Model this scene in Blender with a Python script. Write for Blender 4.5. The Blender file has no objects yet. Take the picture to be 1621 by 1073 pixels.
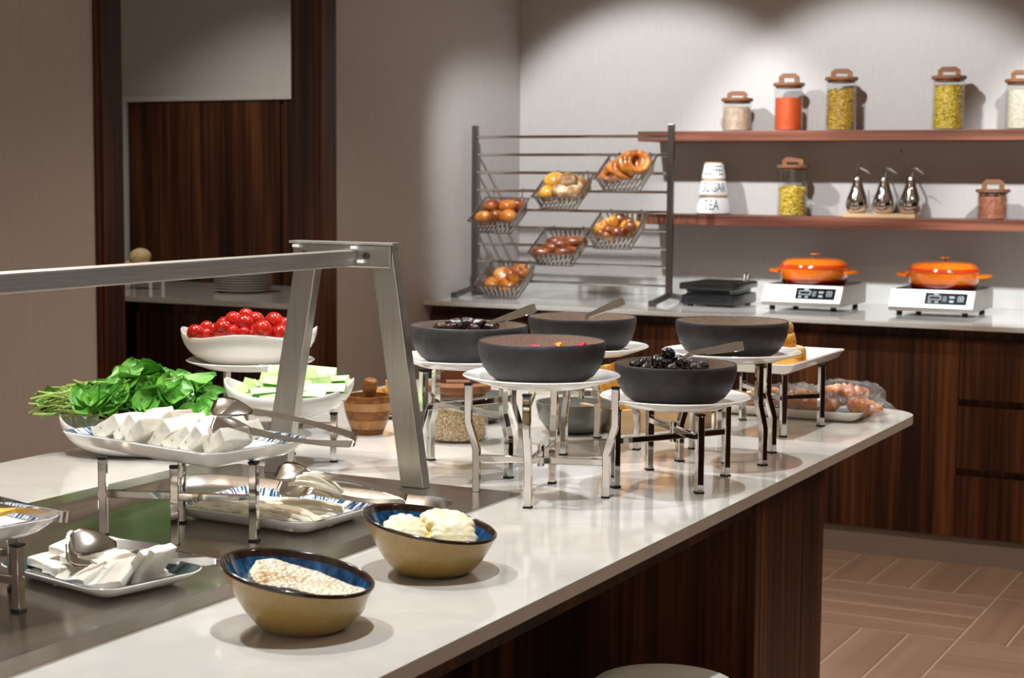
import bpy, bmesh, math, random
from mathutils import Vector, Matrix, noise
random.seed(7)
scene = bpy.context.scene
col = scene.collection
PI = math.pi

# ------------------------------------------------------------------ camera
FPX, YAW, PITCH, ROLL, EYE = 2675.708, 0.475225, 0.0953630, 0.00727737, 1.42
_F = Vector((-math.sin(YAW), math.cos(YAW), 0)); _R = Vector((math.cos(YAW), math.sin(YAW), 0)); _U = Vector((0, 0, 1))
_F2 = _F*math.cos(PITCH) - _U*math.sin(PITCH); _U2 = _U*math.cos(PITCH) + _F*math.sin(PITCH)
_R3 = _R*math.cos(ROLL) + _U2*math.sin(ROLL); _U3 = -_R*math.sin(ROLL) + _U2*math.cos(ROLL)
CAM = Vector((0, 0, EYE))
cd = bpy.data.cameras.new('camera'); cam = bpy.data.objects.new('camera', cd); col.objects.link(cam)
m3 = Matrix((_R3, _U3, -_F2)).transposed()
cam.matrix_world = Matrix.Translation(CAM) @ m3.to_4x4()
cd.sensor_fit = 'HORIZONTAL'; cd.sensor_width = 36; cd.lens = FPX/1621*36
cd.clip_start = .05; cd.clip_end = 60
cd.dof.use_dof = True; cd.dof.focus_distance = 2.7; cd.dof.aperture_fstop = 11
scene.camera = cam

def ray(x, y): return _R3*((x-810.5)/FPX) + _U3*((536.5-y)/FPX) + _F2
def atz(x, y, z): d = ray(x, y); return CAM + d*((z-EYE)/d.z)
def aty(x, y, Y): d = ray(x, y); return CAM + d*(Y/d.y)
def atx(x, y, X): d = ray(x, y); return CAM + d*(X/d.x)
def dep(x, y, d): return CAM + ray(x, y)*d
IMG_R = Vector((_R.x, _R.y, 0))      # world direction that runs to the right of the picture
AZR = math.atan2(_R.y, _R.x)

# ------------------------------------------------------------------ world and lamps
w = bpy.data.worlds.new('World'); scene.world = w; w.use_nodes = True
w.node_tree.nodes['Background'].inputs[0].default_value = (1.0, .86, .75, 1)
w.node_tree.nodes['Background'].inputs[1].default_value = .4
CEIL = 2.62
def spot(name, loc, target, power, angle, blend=.35, radius=.03, color=(1, .965, .92)):
    l = bpy.data.lights.new(name, 'SPOT'); l.energy = power; l.spot_size = math.radians(angle); l.spot_blend = blend
    l.shadow_soft_size = radius; l.color = color
    o = bpy.data.objects.new(name, l); col.objects.link(o); o.location = loc
    d = Vector(target) - Vector(loc); o.rotation_euler = d.to_track_quat('-Z', 'Y').to_euler()
    return o
LAMPS = []
def lamp(kind, loc, target, power, angle, blend=.35, radius=.03, color=(1, .965, .92)):
    LAMPS.append(loc); spot('%s_%d_offscreen' % (kind, len(LAMPS)), loc, target, power, angle, blend, radius, color)
LZ = 2.57
# washers in front of the back wall
WASH = (.90, .95, 1.0)
for x, p in ((-3.05, 95), (-2.0, 85), (-.75, 105), (.5, 85)):
    lamp('ceiling_wall_washer', (x, 5.45, LZ), (x+.12, 7.1, 1.12), p*.96, 62, .4, .03, WASH)
# down-lights over the island
for x, y, p in ((-1.98, 1.85, 44), (-1.02, 1.7, 44), (-1.95, 3.05, 44), (-1.02, 3.1, 44), (-1.5, 4.2, 28)):
    lamp('ceiling_island_downlight', (x, y, LZ), (-1.5 + .3*(x+1.5), y+.1, .9), p, 62, .45, .018, (.95, .98, 1.0))
# wide general down-lights over the aisles
for x, y, p in ((-2.3, 2.4, 36), (-2.15, 4.75, 46), (.5, 2.8, 30), (.1, 4.7, 46)):
    lamp('ceiling_aisle_downlight', (x, y, LZ), (x, y, 0), p, 130, .9, .05, (1, .80, .62))
lamp('ceiling_pantry_downlight', (-4.5, 5.6, LZ), (-4.6, 6.3, .9), 20, 100, .7)
scene.view_settings.view_transform = 'Standard'; scene.view_settings.look = 'None'
scene.view_settings.exposure = 0.95; scene.view_settings.gamma = 1.0; scene.view_settings.use_curve_mapping = False

# ------------------------------------------------------------------ materials
def lin(h):
    if isinstance(h, str):
        h = h.lstrip('#'); c = [int(h[i:i+2], 16)/255 for i in (0, 2, 4)]
    else: c = h
    return tuple(((v/12.92) if v <= .04045 else ((v+.055)/1.055)**2.4) for v in c) + (1,)
MATS = {}
def N(nt, typ, **kw):
    n = nt.nodes.new(typ)
    for k, v in kw.items():
        if k.startswith('i_'): n.inputs[k[2:].replace('_', ' ')].default_value = v
        else: setattr(n, k, v)
    return n
def newmat(name):
    m = bpy.data.materials.new(name); m.use_nodes = True; MATS[name] = m
    return m, m.node_tree, m.node_tree.nodes['Principled BSDF']
def coords(nt, scale=(1, 1, 1), rnd=False, uv=False):
    tc = N(nt, 'ShaderNodeTexCoord'); mp = N(nt, 'ShaderNodeMapping'); mp.inputs['Scale'].default_value = scale
    nt.links.new(tc.outputs['UV' if uv else 'Object'], mp.inputs['Vector'])
    if rnd:
        oi = N(nt, 'ShaderNodeObjectInfo'); mu = N(nt, 'ShaderNodeMath', operation='MULTIPLY'); mu.inputs[1].default_value = 37.0
        nt.links.new(oi.outputs['Random'], mu.inputs[0]); nt.links.new(mu.outputs[0], mp.inputs['Location'])
    return mp.outputs['Vector']
def ramp(nt, fac, stops):
    r = N(nt, 'ShaderNodeValToRGB'); e = r.color_ramp.elements
    while len(e) < len(stops): e.new(.5)
    for el, (p, c) in zip(e, stops): el.position = p; el.color = lin(c)
    nt.links.new(fac, r.inputs['Fac']); return r.outputs['Color']
def mat(name, stops, scale=20, stretch=(1, 1, 1), rough=.5, metal=0, detail=4, bump=0, bscale=None, coat=0, sss=0, rnd=False, spec=.5, distort=0, uv=False, emit=None):
    m, nt, b = newmat(name)
    b.inputs['Roughness'].default_value = rough; b.inputs['Metallic'].default_value = metal
    b.inputs['Specular IOR Level'].default_value = spec; b.inputs['Coat Weight'].default_value = coat; b.inputs['Coat Roughness'].default_value = .08
    if sss:
        b.inputs['Subsurface Weight'].default_value = sss; b.inputs['Subsurface Radius'].default_value = (.01, .006, .004); b.inputs['Subsurface Scale'].default_value = .4
    if isinstance(stops, str): b.inputs['Base Color'].default_value = lin(stops)
    if not isinstance(stops, str) or bump:
        v = coords(nt, stretch, rnd, uv)
        n = N(nt, 'ShaderNodeTexNoise'); n.inputs['Scale'].default_value = scale; n.inputs['Detail'].default_value = detail; n.inputs['Distortion'].default_value = distort
        nt.links.new(v, n.inputs['Vector'])
        if not isinstance(stops, str): nt.links.new(ramp(nt, n.outputs['Fac'], stops), b.inputs['Base Color'])
        if bump:
            f = n.outputs['Fac']
            if bscale:
                n2 = N(nt, 'ShaderNodeTexNoise'); n2.inputs['Scale'].default_value = bscale; n2.inputs['Detail'].default_value = 3
                nt.links.new(v, n2.inputs['Vector']); f = n2.outputs['Fac']
            bp = N(nt, 'ShaderNodeBump'); bp.inputs['Strength'].default_value = bump; bp.inputs['Distance'].default_value = .004
            nt.links.new(f, bp.inputs['Height']); nt.links.new(bp.outputs['Normal'], b.inputs['Normal'])
    return m
def wood(name, stops, axis, rough=.4, big=6, fine=60, coat=0, rnd=False):
    # broad figure plus fine fibre, both stretched along one axis
    m, nt, b = newmat(name)
    s1 = [1, 1, 1]; s1[axis] = .07; s2 = [1, 1, 1]; s2[axis] = .02
    a = N(nt, 'ShaderNodeTexNoise'); a.inputs['Scale'].default_value = big; a.inputs['Detail'].default_value = 3; a.inputs['Distortion'].default_value = .6
    c = N(nt, 'ShaderNodeTexNoise'); c.inputs['Scale'].default_value = fine; c.inputs['Detail'].default_value = 4
    nt.links.new(coords(nt, s1, rnd), a.inputs['Vector']); nt.links.new(coords(nt, s2, rnd), c.inputs['Vector'])
    mx = N(nt, 'ShaderNodeMath', operation='MULTIPLY_ADD'); mx.inputs[1].default_value = .45
    ad = N(nt, 'ShaderNodeMath', operation='MULTIPLY'); ad.inputs[1].default_value = .55
    nt.links.new(a.outputs['Fac'], ad.inputs[0]); nt.links.new(c.outputs['Fac'], mx.inputs[0]); nt.links.new(ad.outputs[0], mx.inputs[2])
    nt.links.new(ramp(nt, mx.outputs[0], stops), b.inputs['Base Color'])
    b.inputs['Roughness'].default_value = rough; b.inputs['Coat Weight'].default_value = coat; b.inputs['Specular IOR Level'].default_value = .25
    return m
def clear(name, tint=(1, 1, 1), gloss=.12, rough=.02, bump=0, bscale=60):
    m, nt, b = newmat(name); nt.nodes.remove(b); out = nt.nodes['Material Output']
    t = N(nt, 'ShaderNodeBsdfTransparent'); t.inputs['Color'].default_value = (*tint, 1)
    g = N(nt, 'ShaderNodeBsdfGlossy'); g.inputs['Roughness'].default_value = rough
    fr = N(nt, 'ShaderNodeLayerWeight'); fr.inputs['Blend'].default_value = .12
    pw = N(nt, 'ShaderNodeMath', operation='POWER'); pw.inputs[1].default_value = 1.6; ad = N(nt, 'ShaderNodeMath', operation='ADD', use_clamp=True); ad.inputs[1].default_value = gloss
    mx = N(nt, 'ShaderNodeMixShader'); L = nt.links.new
    L(fr.outputs['Facing'], pw.inputs[0]); L(pw.outputs[0], ad.inputs[0]); L(ad.outputs[0], mx.inputs['Fac']); L(t.outputs[0], mx.inputs[1]); L(g.outputs[0], mx.inputs[2]); L(mx.outputs[0], out.inputs['Surface'])
    if bump:
        n = N(nt, 'ShaderNodeTexNoise'); n.inputs['Scale'].default_value = bscale; n.inputs['Detail'].default_value = 3; n.inputs['Distortion'].default_value = 1.5
        L(coords(nt), n.inputs['Vector']); bp = N(nt, 'ShaderNodeBump'); bp.inputs['Strength'].default_value = bump; bp.inputs['Distance'].default_value = .01
        L(n.outputs['Fac'], bp.inputs['Height'])
        for q in (g, fr): L(bp.outputs['Normal'], q.inputs['Normal'])
    return m
mat('wallpaper', ((.3, '#b5aea8'), (.5, '#bab3ad'), (.72, '#c0b9b3')), 330, (1, 1, .03), .85, bump=.08)
mat('ceiling_paint', '#d9d3cb', rough=.9)
wood('walnut', ((.34, '#1c0e08'), (.45, '#341b10'), (.55, '#4f2d1a'), (.66, '#744526')), 2, .42, 7, 60)
wood('walnut_shelf', ((.34, '#3d2118'), (.46, '#633a2c'), (.56, '#7f4e3c'), (.68, '#9a664e')), 0, .4, 9, 50)
wood('plank_x', ((.3, '#8a7263'), (.5, '#987f70'), (.7, '#a48c7c')), 0, .45, 7, 22, rnd=True)
wood('plank_y', ((.3, '#8a7263'), (.5, '#987f70'), (.7, '#a48c7c')), 1, .45, 7, 22, rnd=True)
mat('grout', '#bfafa1', rough=.9)
mat('kick_grey', '#8c8079', rough=.6)
mat('quartz', ((.3, '#cbc8c2'), (.5, '#d0cdc7'), (.7, '#d6d3ce')), 9, rough=.07, detail=10, distort=1.5, coat=.25)
mat('chrome', '#d6d3cf', rough=.06, metal=1)
mat('steel', ((.35, '#b4b1ab'), (.65, '#c2bfb8')), 300, (1, 1, .02), .3, 1)
mat('steel_y', ((.35, '#b4b1ad'), (.65, '#c4c1bd')), 300, (1, .02, 1), .5, 1)
mat('steel_well', ((.35, '#bcb7b0'), (.65, '#c9c4bd')), 260, (1, .03, 1), .24, 1)
mat('tong_steel', '#c9c4bd', rough=.14, metal=1)
mat('steel_cooker', ((.35, '#b4b1ab'), (.65, '#c2bfb8')), 300, (1, 1, .02), .5, 1)
mat('rack_metal', '#77716a', rough=.3, metal=1)
mat('basket_wire', '#aaa49c', rough=.32, metal=1)
mat('rubber', '#0d0d0d', rough=.6)
mat('porcelain', '#e6e2da', rough=.12, coat=.5)
mat('porcelain_white', '#eceae6', rough=.15, coat=.4)
mat('tray_blue', '#5f6f78', rough=.15, coat=.4)
mat('slate', ((.35, '#2c292b'), (.65, '#393639')), 40, rough=.55, bump=.35, bscale=60)
mat('slate_inside', ((.36, '#8a786a'), (.5, '#998677'), (.64, '#a69385')), 420, rough=.4, detail=2)
mat('grey_bowl', '#6f7370', rough=.25, coat=.3)
mat('mustard_glaze', ((.35, '#9a7d42'), (.65, '#a4874c')), 160, rough=.3, coat=.3)
mat('blue_glaze', ((.35, '#10304f'), (.55, '#1d527f'), (.75, '#3a79a8')), 120, (1, 1, .25), .1, coat=1)
mat('brown_glaze', ((.35, '#20140f'), (.65, '#3d2a20')), 120, (1, 1, .3), .15, coat=.8)
mat('tomato', ((.35, '#b8150a'), (.7, '#d92a14')), 12, rough=.18, coat=.6, sss=.1)
mat('cucumber_flesh', ((.35, '#b5d688'), (.65, '#d3e8ad')), 60, rough=.35, sss=.1)
mat('cucumber_skin', ((.4, '#2f7a2c'), (.65, '#5ba24c')), 80, rough=.3)
mat('leaf', ((.3, '#3c8a22'), (.55, '#5da635'), (.75, '#8cc653')), 30, rough=.38, rnd=True)
mat('leaf_pale', ((.3, '#4f9a30'), (.6, '#79b84a'), (.8, '#a5cf72')), 30, rough=.4, rnd=True)
mat('stalk', ((.3, '#8fb94a'), (.7, '#c5d98a')), 40, rough=.4, rnd=True)
mat('white_cheese', ((.35, '#e9e5d8'), (.65, '#f6f3ea')), 40, rough=.5, sss=.15, bump=.25, bscale=90)
mat('herb_cheese', ((.28, '#4a5230'), (.315, '#e6e1d0'), (.6, '#f5f2e7')), 75, rough=.5, sss=.15, bump=.3, bscale=70, detail=3)
mat('string_cheese', ((.35, '#f1e9d2'), (.65, '#f9f4e6')), 90, rough=.45, sss=.15)
mat('yellow_cheese', ((.35, '#e0a935'), (.65, '#f0cc6a')), 30, rough=.45, sss=.1)
mat('butter', ((.35, '#efe3ad'), (.65, '#faf4d8')), 60, rough=.45, sss=.2, bump=.3, bscale=120)
m, nt, b = newmat('honeycomb')
vo = N(nt, 'ShaderNodeTexVoronoi'); vo.inputs['Scale'].default_value = 190; nz = N(nt, 'ShaderNodeTexNoise'); nz.inputs['Scale'].default_value = 28; cv = coords(nt)
nt.links.new(cv, vo.inputs['Vector']); nt.links.new(cv, nz.inputs['Vector'])
mx = N(nt, 'ShaderNodeMath', operation='MULTIPLY_ADD'); mx.inputs[1].default_value = -.35; nt.links.new(vo.outputs['Distance'], mx.inputs[0]); nt.links.new(nz.outputs['Fac'], mx.inputs[2])
nt.links.new(ramp(nt, mx.outputs[0], ((.05, '#a9762c'), (.16, '#cdbc98'), (.42, '#e4dac4'))), b.inputs['Base Color']); b.inputs['Roughness'].default_value = .45
bp_ = N(nt, 'ShaderNodeBump'); bp_.invert = True; bp_.inputs['Strength'].default_value = .8; bp_.inputs['Distance'].default_value = .004; nt.links.new(vo.outputs['Distance'], bp_.inputs['Height']); nt.links.new(bp_.outputs['Normal'], b.inputs['Normal'])
mat('prune', ((.35, '#140a0a'), (.65, '#3a1f1c')), 60, rough=.2, coat=.6, bump=.6, bscale=120)
mat('olive', '#0a090b', rough=.12, coat=.7)
mat('pink_fruit', '#d0355a', rough=.3)
mat('crust', ((.3, '#8a4413'), (.5, '#bd6c22'), (.72, '#dc9a45')), 28, rough=.35, coat=.25, bump=.3, bscale=50, rnd=True)
mat('crust_gold', ((.3, '#b8701c'), (.5, '#d9962f'), (.72, '#edbe62')), 30, rough=.38, coat=.2, bump=.4, bscale=60, rnd=True)
mat('crust_dark', ((.3, '#54240f'), (.5, '#86421a'), (.72, '#b26a2e')), 30, rough=.35, coat=.25, bump=.4, bscale=60, rnd=True)
mat('crust_floury', ((.35, '#80522b'), (.5, '#a97a48'), (.62, '#d8c5a8')), 35, rough=.6, bump=.4, bscale=60, rnd=True)
mat('crumb', ((.35, '#e2bd7c'), (.65, '#f3dcae')), 80, rough=.7, bump=.3, bscale=140)
mat('corn', ((.35, '#d08a1c'), (.65, '#f0c765')), 60, rough=.45, rnd=True)
mat('grain', ((.38, '#8f6a38'), (.5, '#cdac78'), (.62, '#efdfbd')), 300, rough=.55)
mat('chickpea', ((.3, '#a98a72'), (.7, '#d0b49c')), 60, rough=.6)
mat('lentil', ((.3, '#b83c06'), (.6, '#d65412'), (.8, '#e8702a')), 300, rough=.5, bump=.5, bscale=300)
mat('pasta_gold', ((.36, '#7d590e'), (.64, '#deb042')), 130, rough=.5)
mat('pasta_yellow', ((.36, '#a17c10'), (.64, '#efcf52')), 130, rough=.5)
mat('oats', ((.3, '#b3a58e'), (.7, '#d5c9b4')), 80, rough=.7)
mat('nuts', ((.3, '#8a4b34'), (.7, '#b87657')), 60, rough=.6)
wood('lid_wood', ((.25, '#5b3a25'), (.5, '#82573a'), (.75, '#a5744d')), 0, .5, 20, 120)
wood('pale_wood', ((.3, '#bd986a'), (.5, '#cdaa7e'), (.7, '#dcbf97')), 0, .5, 14, 90)
wood('mortar_wood', ((.3, '#4f2c14'), (.5, '#7c4d26'), (.7, '#a87440')), 0, .4, 22, 120)
mat('mortar_band', ((.3, '#8d5f30'), (.7, '#b98a50')), 60, (1, 1, .1), .4)
mat('canister', '#eceae8', rough=.2, coat=.3)
mat('ink', '#2c3236', rough=.5)
mat('appliance_black', '#141414', rough=.28, coat=.2)
mat('grill_plate', '#2b3238', rough=.2, metal=.6)
mat('panel_black', '#0d1012', rough=.12)
mat('panel_print', '#a8b4ba', rough=.5)
mat('enamel_orange', ((.3, '#e0690a'), (.7, '#f07d12')), 6, rough=.1, coat=1)
mat('enamel_red', '#cc3a0e', rough=.1, coat=1)
mat('enamel_dark', '#8f1a0a', rough=.1, coat=1)
mat('bin_white', '#c9cbc6', rough=.45)
mat('lamp_trim', '#e8e6e2', rough=.4)
clear('glass', tint=(.93, .95, .95), gloss=.06)
clear('film', gloss=.11, rough=.10, bump=1.0, bscale=60)
# blue brush pattern that runs along a rim (u along the edge, v across it)
m, nt, b = newmat('blue_pattern')
n = N(nt, 'ShaderNodeTexNoise'); n.inputs['Scale'].default_value = 1; n.inputs['Detail'].default_value = 2; nt.links.new(coords(nt, (230, .7, 1), uv=True), n.inputs['Vector'])
nt.links.new(ramp(nt, n.outputs['Fac'], ((.40, '#1f4a70'), (.49, '#3f7196'), (.525, '#e9e8e4'), (.8, '#edece8'))), b.inputs['Base Color']); b.inputs['Roughness'].default_value = .15; b.inputs['Coat Weight'].default_value = .4
m, nt, b = newmat('dark_band'); b.inputs['Base Color'].default_value = lin('#34474d'); b.inputs['Roughness'].default_value = .15
mat('bulb', '#f2efe8', rough=.4)

# ------------------------------------------------------------------ mesh kit
def frame(d, up=None):
    d = d.normalized(); u = Vector(up) if up else Vector((0, 0, 1))
    if abs(d.dot(u)) > .97: u = Vector((0, 1, 0)) if not up else Vector((1, 0, 0))
    x = d.cross(u).normalized(); return x, x.cross(d).normalized()
class MB:
    def __init__(s): s.v = []; s.f = []; s.uv = {}
    def add(s, vs, fs):
        o = len(s.v); s.v += [Vector(q) for q in vs]; s.f += [tuple(o+i for i in f) for f in fs]; return o
    def box(s, lo, hi, bev=0, rot=None):
        lo = Vector(lo); hi = Vector(hi); c = (lo+hi)/2; h = (hi-lo)/2
        if bev <= 0:
            vs = [c+Vector((h.x*a, h.y*b_, h.z*d)) for d in (-1, 1) for b_ in (-1, 1) for a in (-1, 1)]
            fs = [(0, 2, 3, 1), (4, 5, 7, 6), (0, 1, 5, 4), (2, 6, 7, 3), (0, 4, 6, 2), (1, 3, 7, 5)]
        else:
            bm = bmesh.new(); bmesh.ops.create_cube(bm, size=2)
            for q in bm.verts: q.co = Vector((q.co.x*h.x, q.co.y*h.y, q.co.z*h.z))
            bmesh.ops.bevel(bm, geom=bm.edges[:], offset=min(bev, min(h)*.95), segments=2, profile=.6, affect='EDGES')
            bm.verts.index_update(); vs = [c+q.co for q in bm.verts]; fs = [[q.index for q in f.verts] for f in bm.faces]; bm.free()
        if rot: vs = [c + rot @ (Vector(q)-c) for q in vs]
        s.add(vs, fs); return s
    def rings(s, rings, cap0=True, cap1=True, closed=True):
        n = len(rings[0]); vs = [p for r in rings for p in r]; fs = []
        for i in range(len(rings)-1):
            for j in range(n if closed else n-1):
                k = (j+1) % n; fs.append((i*n+j, i*n+k, (i+1)*n+k, (i+1)*n+j))
        if cap0: fs.append(tuple(range(n-1, -1, -1)))
        if cap1: fs.append(tuple((len(rings)-1)*n+j for j in range(n)))
        s.add(vs, fs); return s
    def lathe(s, prof, n=40, c=(0, 0, 0), sx=1, sy=1, zf=None, cap0=True, cap1=True):
        c = Vector(c); R = []
        for r, z in prof:
            r = max(r, 1e-4); R.append([c+Vector((r*sx*math.cos(2*PI*j/n), r*sy*math.sin(2*PI*j/n), z + (zf(2*PI*j/n, r, z) if zf else 0))) for j in range(n)])
        s.rings(R, cap0, cap1); return s
    def tube(s, pts, r, n=8, rect=None, up=None, cap=True):
        pts = [Vector(p) for p in pts]; R = []
        for i, p in enumerate(pts):
            d = (pts[min(i+1, len(pts)-1)] - pts[max(i-1, 0)]); x, y = frame(d, up)
            rr = r[i] if isinstance(r, (list, tuple)) else r
            if rect:
                a, b_ = rect if not isinstance(rect[0], (list, tuple)) else rect[i]
                R.append([p + x*a*q + y*b_*t for q, t in ((-1, -1), (1, -1), (1, 1), (-1, 1))])
            else: R.append([p + x*rr*math.cos(2*PI*j/n) + y*rr*math.sin(2*PI*j/n) for j in range(n)])
        s.rings(R, cap, cap); return s
    def prism(s, poly, z0, z1):
        s.rings([[Vector((x, y, z)) for x, y in poly] for z in (z0, z1)]); return s
    def blob(s, c, rad, amp=.0, freq=30, sub=2, seed=0):
        bm = bmesh.new(); bmesh.ops.create_icosphere(bm, subdivisions=sub, radius=1); c = Vector(c); rad = Vector(rad) if not isinstance(rad, (int, float)) else Vector((rad,)*3)
        vs = []
        for q in bm.verts:
            p = Vector((q.co.x*rad.x, q.co.y*rad.y, q.co.z*rad.z)); k = 1 + amp*noise.noise(p*freq + Vector((seed*3.1, seed, 0))); vs.append(c + p*k)
        bm.verts.index_update(); fs = [[q.index for q in f.verts] for f in bm.faces]; bm.free(); s.add(vs, fs); return s
    def xf(s, M): s.v = [M @ q for q in s.v]; return s
    def mesh(s, name, m, smooth=True, ang=38):
        me = bpy.data.meshes.new(name); me.from_pydata([tuple(q) for q in s.v], [], s.f)
        if s.uv:
            l = me.uv_layers.new(name='UVMap')
            for i, lp in enumerate(me.loops): l.data[i].uv = s.uv.get(lp.vertex_index, (0, 0))
        bm = bmesh.new(); bm.from_mesh(me); bmesh.ops.recalc_face_normals(bm, faces=bm.faces[:]); bm.to_mesh(me); bm.free()
        if smooth:
            me.polygons.foreach_set('use_smooth', [True]*len(me.polygons)); me.set_sharp_from_angle(angle=math.radians(ang))
        me.materials.append(MATS[m]); me.update(); return me
def link(name, me, parent=None, loc=None, rot=None):
    o = bpy.data.objects.new(name, me); col.objects.link(o)
    if parent: o.parent = parent
    if loc is not None: o.location = loc
    if rot is not None: o.rotation_euler = rot
    return o
def obj(name, mb, m, parent=None, loc=None, rot=None, smooth=True, ang=38): return link(name, mb.mesh(name, m, smooth, ang), parent, loc, rot)
def tag(o, label, cat, group=None, kind=None):
    o['label'] = label; o['category'] = cat
    if group: o['group'] = group
    if kind: o['kind'] = kind
    return o
def thing(name, label, cat, loc=(0, 0, 0), rz=0, group=None):
    return tag(link(name, None, None, loc, (0, 0, rz)), label, cat, group)
def struct(o): o['kind'] = 'structure'; return o
def dup(root, loc, rot=None, label=None, scale=None):
    r = root.copy(); col.objects.link(r); r.location = loc
    if rot is not None: r.rotation_euler = rot
    if scale is not None: r.scale = scale
    if label: r['label'] = label
    for ch in list(root.children):
        c = ch.copy(); col.objects.link(c); c.parent = r
        for g in ch.children: d = g.copy(); col.objects.link(d); d.parent = c
    return r
def rrect(w_, d, r, n=6):
    P = []
    for cx, cy, a0 in ((w_/2-r, d/2-r, 0), (-w_/2+r, d/2-r, PI/2), (-w_/2+r, -d/2+r, PI), (w_/2-r, -d/2+r, 1.5*PI)):
        for i in range(n+1): a = a0 + PI/2*i/n; P.append((cx+r*math.cos(a), cy+r*math.sin(a)))
    return P
def B(lo, hi, bev=0): return MB().box(lo, hi, bev)

# ------------------------------------------------------------------ the room
XL, YW = -3.62, 7.10
fl = struct(obj('floor', B((-6.6, -2.2, -.06), (2.7, 7.2, -.003)), 'grout', smooth=False))
pm = {}
for ax in (0, 1):
    h = (.2972, .0722) if ax == 0 else (.0722, .2972)
    mb = MB(); a, b_ = h
    top = .0; ch = .002
    mb.rings([[Vector((sx*(a-i), sy*(b_-i), z)) for sx, sy in ((-1, -1), (1, -1), (1, 1), (-1, 1))] for i, z in ((0, -.008), (0, top-ch), (ch, top))], False, True)
    pm[ax] = mb.mesh('plank', 'plank_x' if ax == 0 else 'plank_y', False)
for kx in range(-3, 7):
    for ky in range(-5, 2):
        x0, y0 = -1.717+.6*kx, 5.2+.6*ky; ax = (kx+ky) % 2
        for i in range(4):
            loc = (x0+.3, y0+.075+.15*i, 0) if ax == 0 else (x0+.075+.15*i, y0+.3, 0)
            link('plank', pm[ax], fl, loc)
struct(obj('wall_back', B((XL-.1, YW, 0), (2.7, YW+.12, CEIL)), 'wallpaper', smooth=False))
wl = MB().box((XL-.105, -2.2, 0), (XL, 4.262, CEIL)).box((XL-.105, 5.418, 0), (XL, YW, CEIL)).box((XL-.105, 4.262, 2.42), (XL, 5.418, CEIL))
struct(obj('wall_left', wl, 'wallpaper', smooth=False))
struct(obj('wall_right', B((2.6, -2.2, 0), (2.7, YW, CEIL)), 'walnut', smooth=False))  # unseen wall, dark wood chosen to darken reflections in the chrome
struct(obj('ceiling', B((-6.6, -2.2, CEIL), (2.7, 7.2, CEIL+.1)), 'ceiling_paint', smooth=False))
# doorway casing
t = MB().box((XL-.12, 4.252, 0), (XL+.004, 4.27, 2.40)).box((XL, 4.172, 0), (XL+.018, 4.27, 2.48), .003).box((XL, 4.152, 0), (XL+.010, 4.172, 2.50), .002)
struct(obj('trim_1', t, 'walnut', smooth=False))
t = MB().box((XL-.12, 5.408, 0), (XL+.004, 5.43, 2.40)).box((XL, 5.412, 0), (XL+.018, 5.505, 2.48), .003).box((XL, 5.505, 0), (XL+.010, 5.525, 2.50), .002)
struct(obj('trim_2', t, 'walnut', smooth=False))
t = MB().box((XL-.12, 4.27, 2.38), (XL+.004, 5.41, 2.40)).box((XL, 4.27, 2.385), (XL+.018, 5.41, 2.48))
struct(obj('trim_3', t, 'walnut', smooth=False))
# pantry room behind the doorway
wp = struct(obj('wall_pantry', B((-6.6, 6.66, 0), (XL-.11, 6.78, CEIL)), 'wallpaper', smooth=False))
struct(obj('wall_pantry_side', B((-6.6, 2.4, 0), (-6.5, 6.66, CEIL)), 'wallpaper', smooth=False))
obj('panel_backing', B((-5.57, 6.656, .90), (XL-.12, 6.6605, 1.775)), 'walnut', wp, smooth=False)
for x0, x1 in ((-5.57, -4.66), (-4.635, XL-.12)):
    o = obj('wood_panel', B((x0, 6.642, .90), (x1, 6.66, 1.775), .003), 'walnut', wp, smooth=False)
o = obj('frame_strip', B((-5.592, 6.628, 1.778), (XL-.12, 6.66, 1.803)), 'wallpaper', wp, smooth=False)
o = obj('frame_strip', B((-5.592, 6.628, .90), (-5.572, 6.66, 1.778)), 'wallpaper', wp, smooth=False)
tag(obj('pantry_worktop', MB().prism([(-6.0, 4.7), (-4.835, 4.7), (-4.835, 5.70), (XL-.125, 5.70), (XL-.125, 6.628), (-6.0, 6.628)], .877, .90), 'quartz', smooth=False), 'L-shaped white stone worktop in the pantry behind the doorway', 'worktop')
t = thing('pantry_cabinet', 'dark wooden cabinet under the long pantry worktop behind the doorway', 'cabinet')
obj('body', B((-4.80, 5.78, .0), (XL-.13, 6.60, .875)), 'walnut', t, smooth=False)
for i in range(2): obj('door', B((-4.80+.535*i+.004, 5.755, .1), (-4.80+.535*(i+1)-.004, 5.778, .83), .002), 'walnut', t, smooth=False)
t = thing('pantry_cabinet', 'wooden cabinet under the short pantry worktop leg with dark top gap', 'cabinet')
obj('body', B((-5.9, 4.75, 0), (-4.885, 6.60, .875)), 'walnut', t, smooth=False)
for i in range(2): obj('door', B((-4.884, 4.76+.49*i, .1), (-4.862, 5.245+.49*i, .835), .002), 'walnut', t, smooth=False)

# lamps in the ceiling
for q in LAMPS:
    t = thing('downlight', 'small round recessed ceiling downlight', 'downlight', (q[0], q[1], CEIL), 0, 'downlights in the ceiling')
    obj('trim_ring', MB().lathe([(.034, -.006), (.046, -.006), (.05, 0), (.034, 0), (.034, -.006)], 28, cap0=False, cap1=False), 'lamp_trim', t)
    obj('bulb', MB().lathe([(0, -.003), (.033, -.003), (.033, 0), (0, 0)], 24), 'bulb', t)

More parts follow.
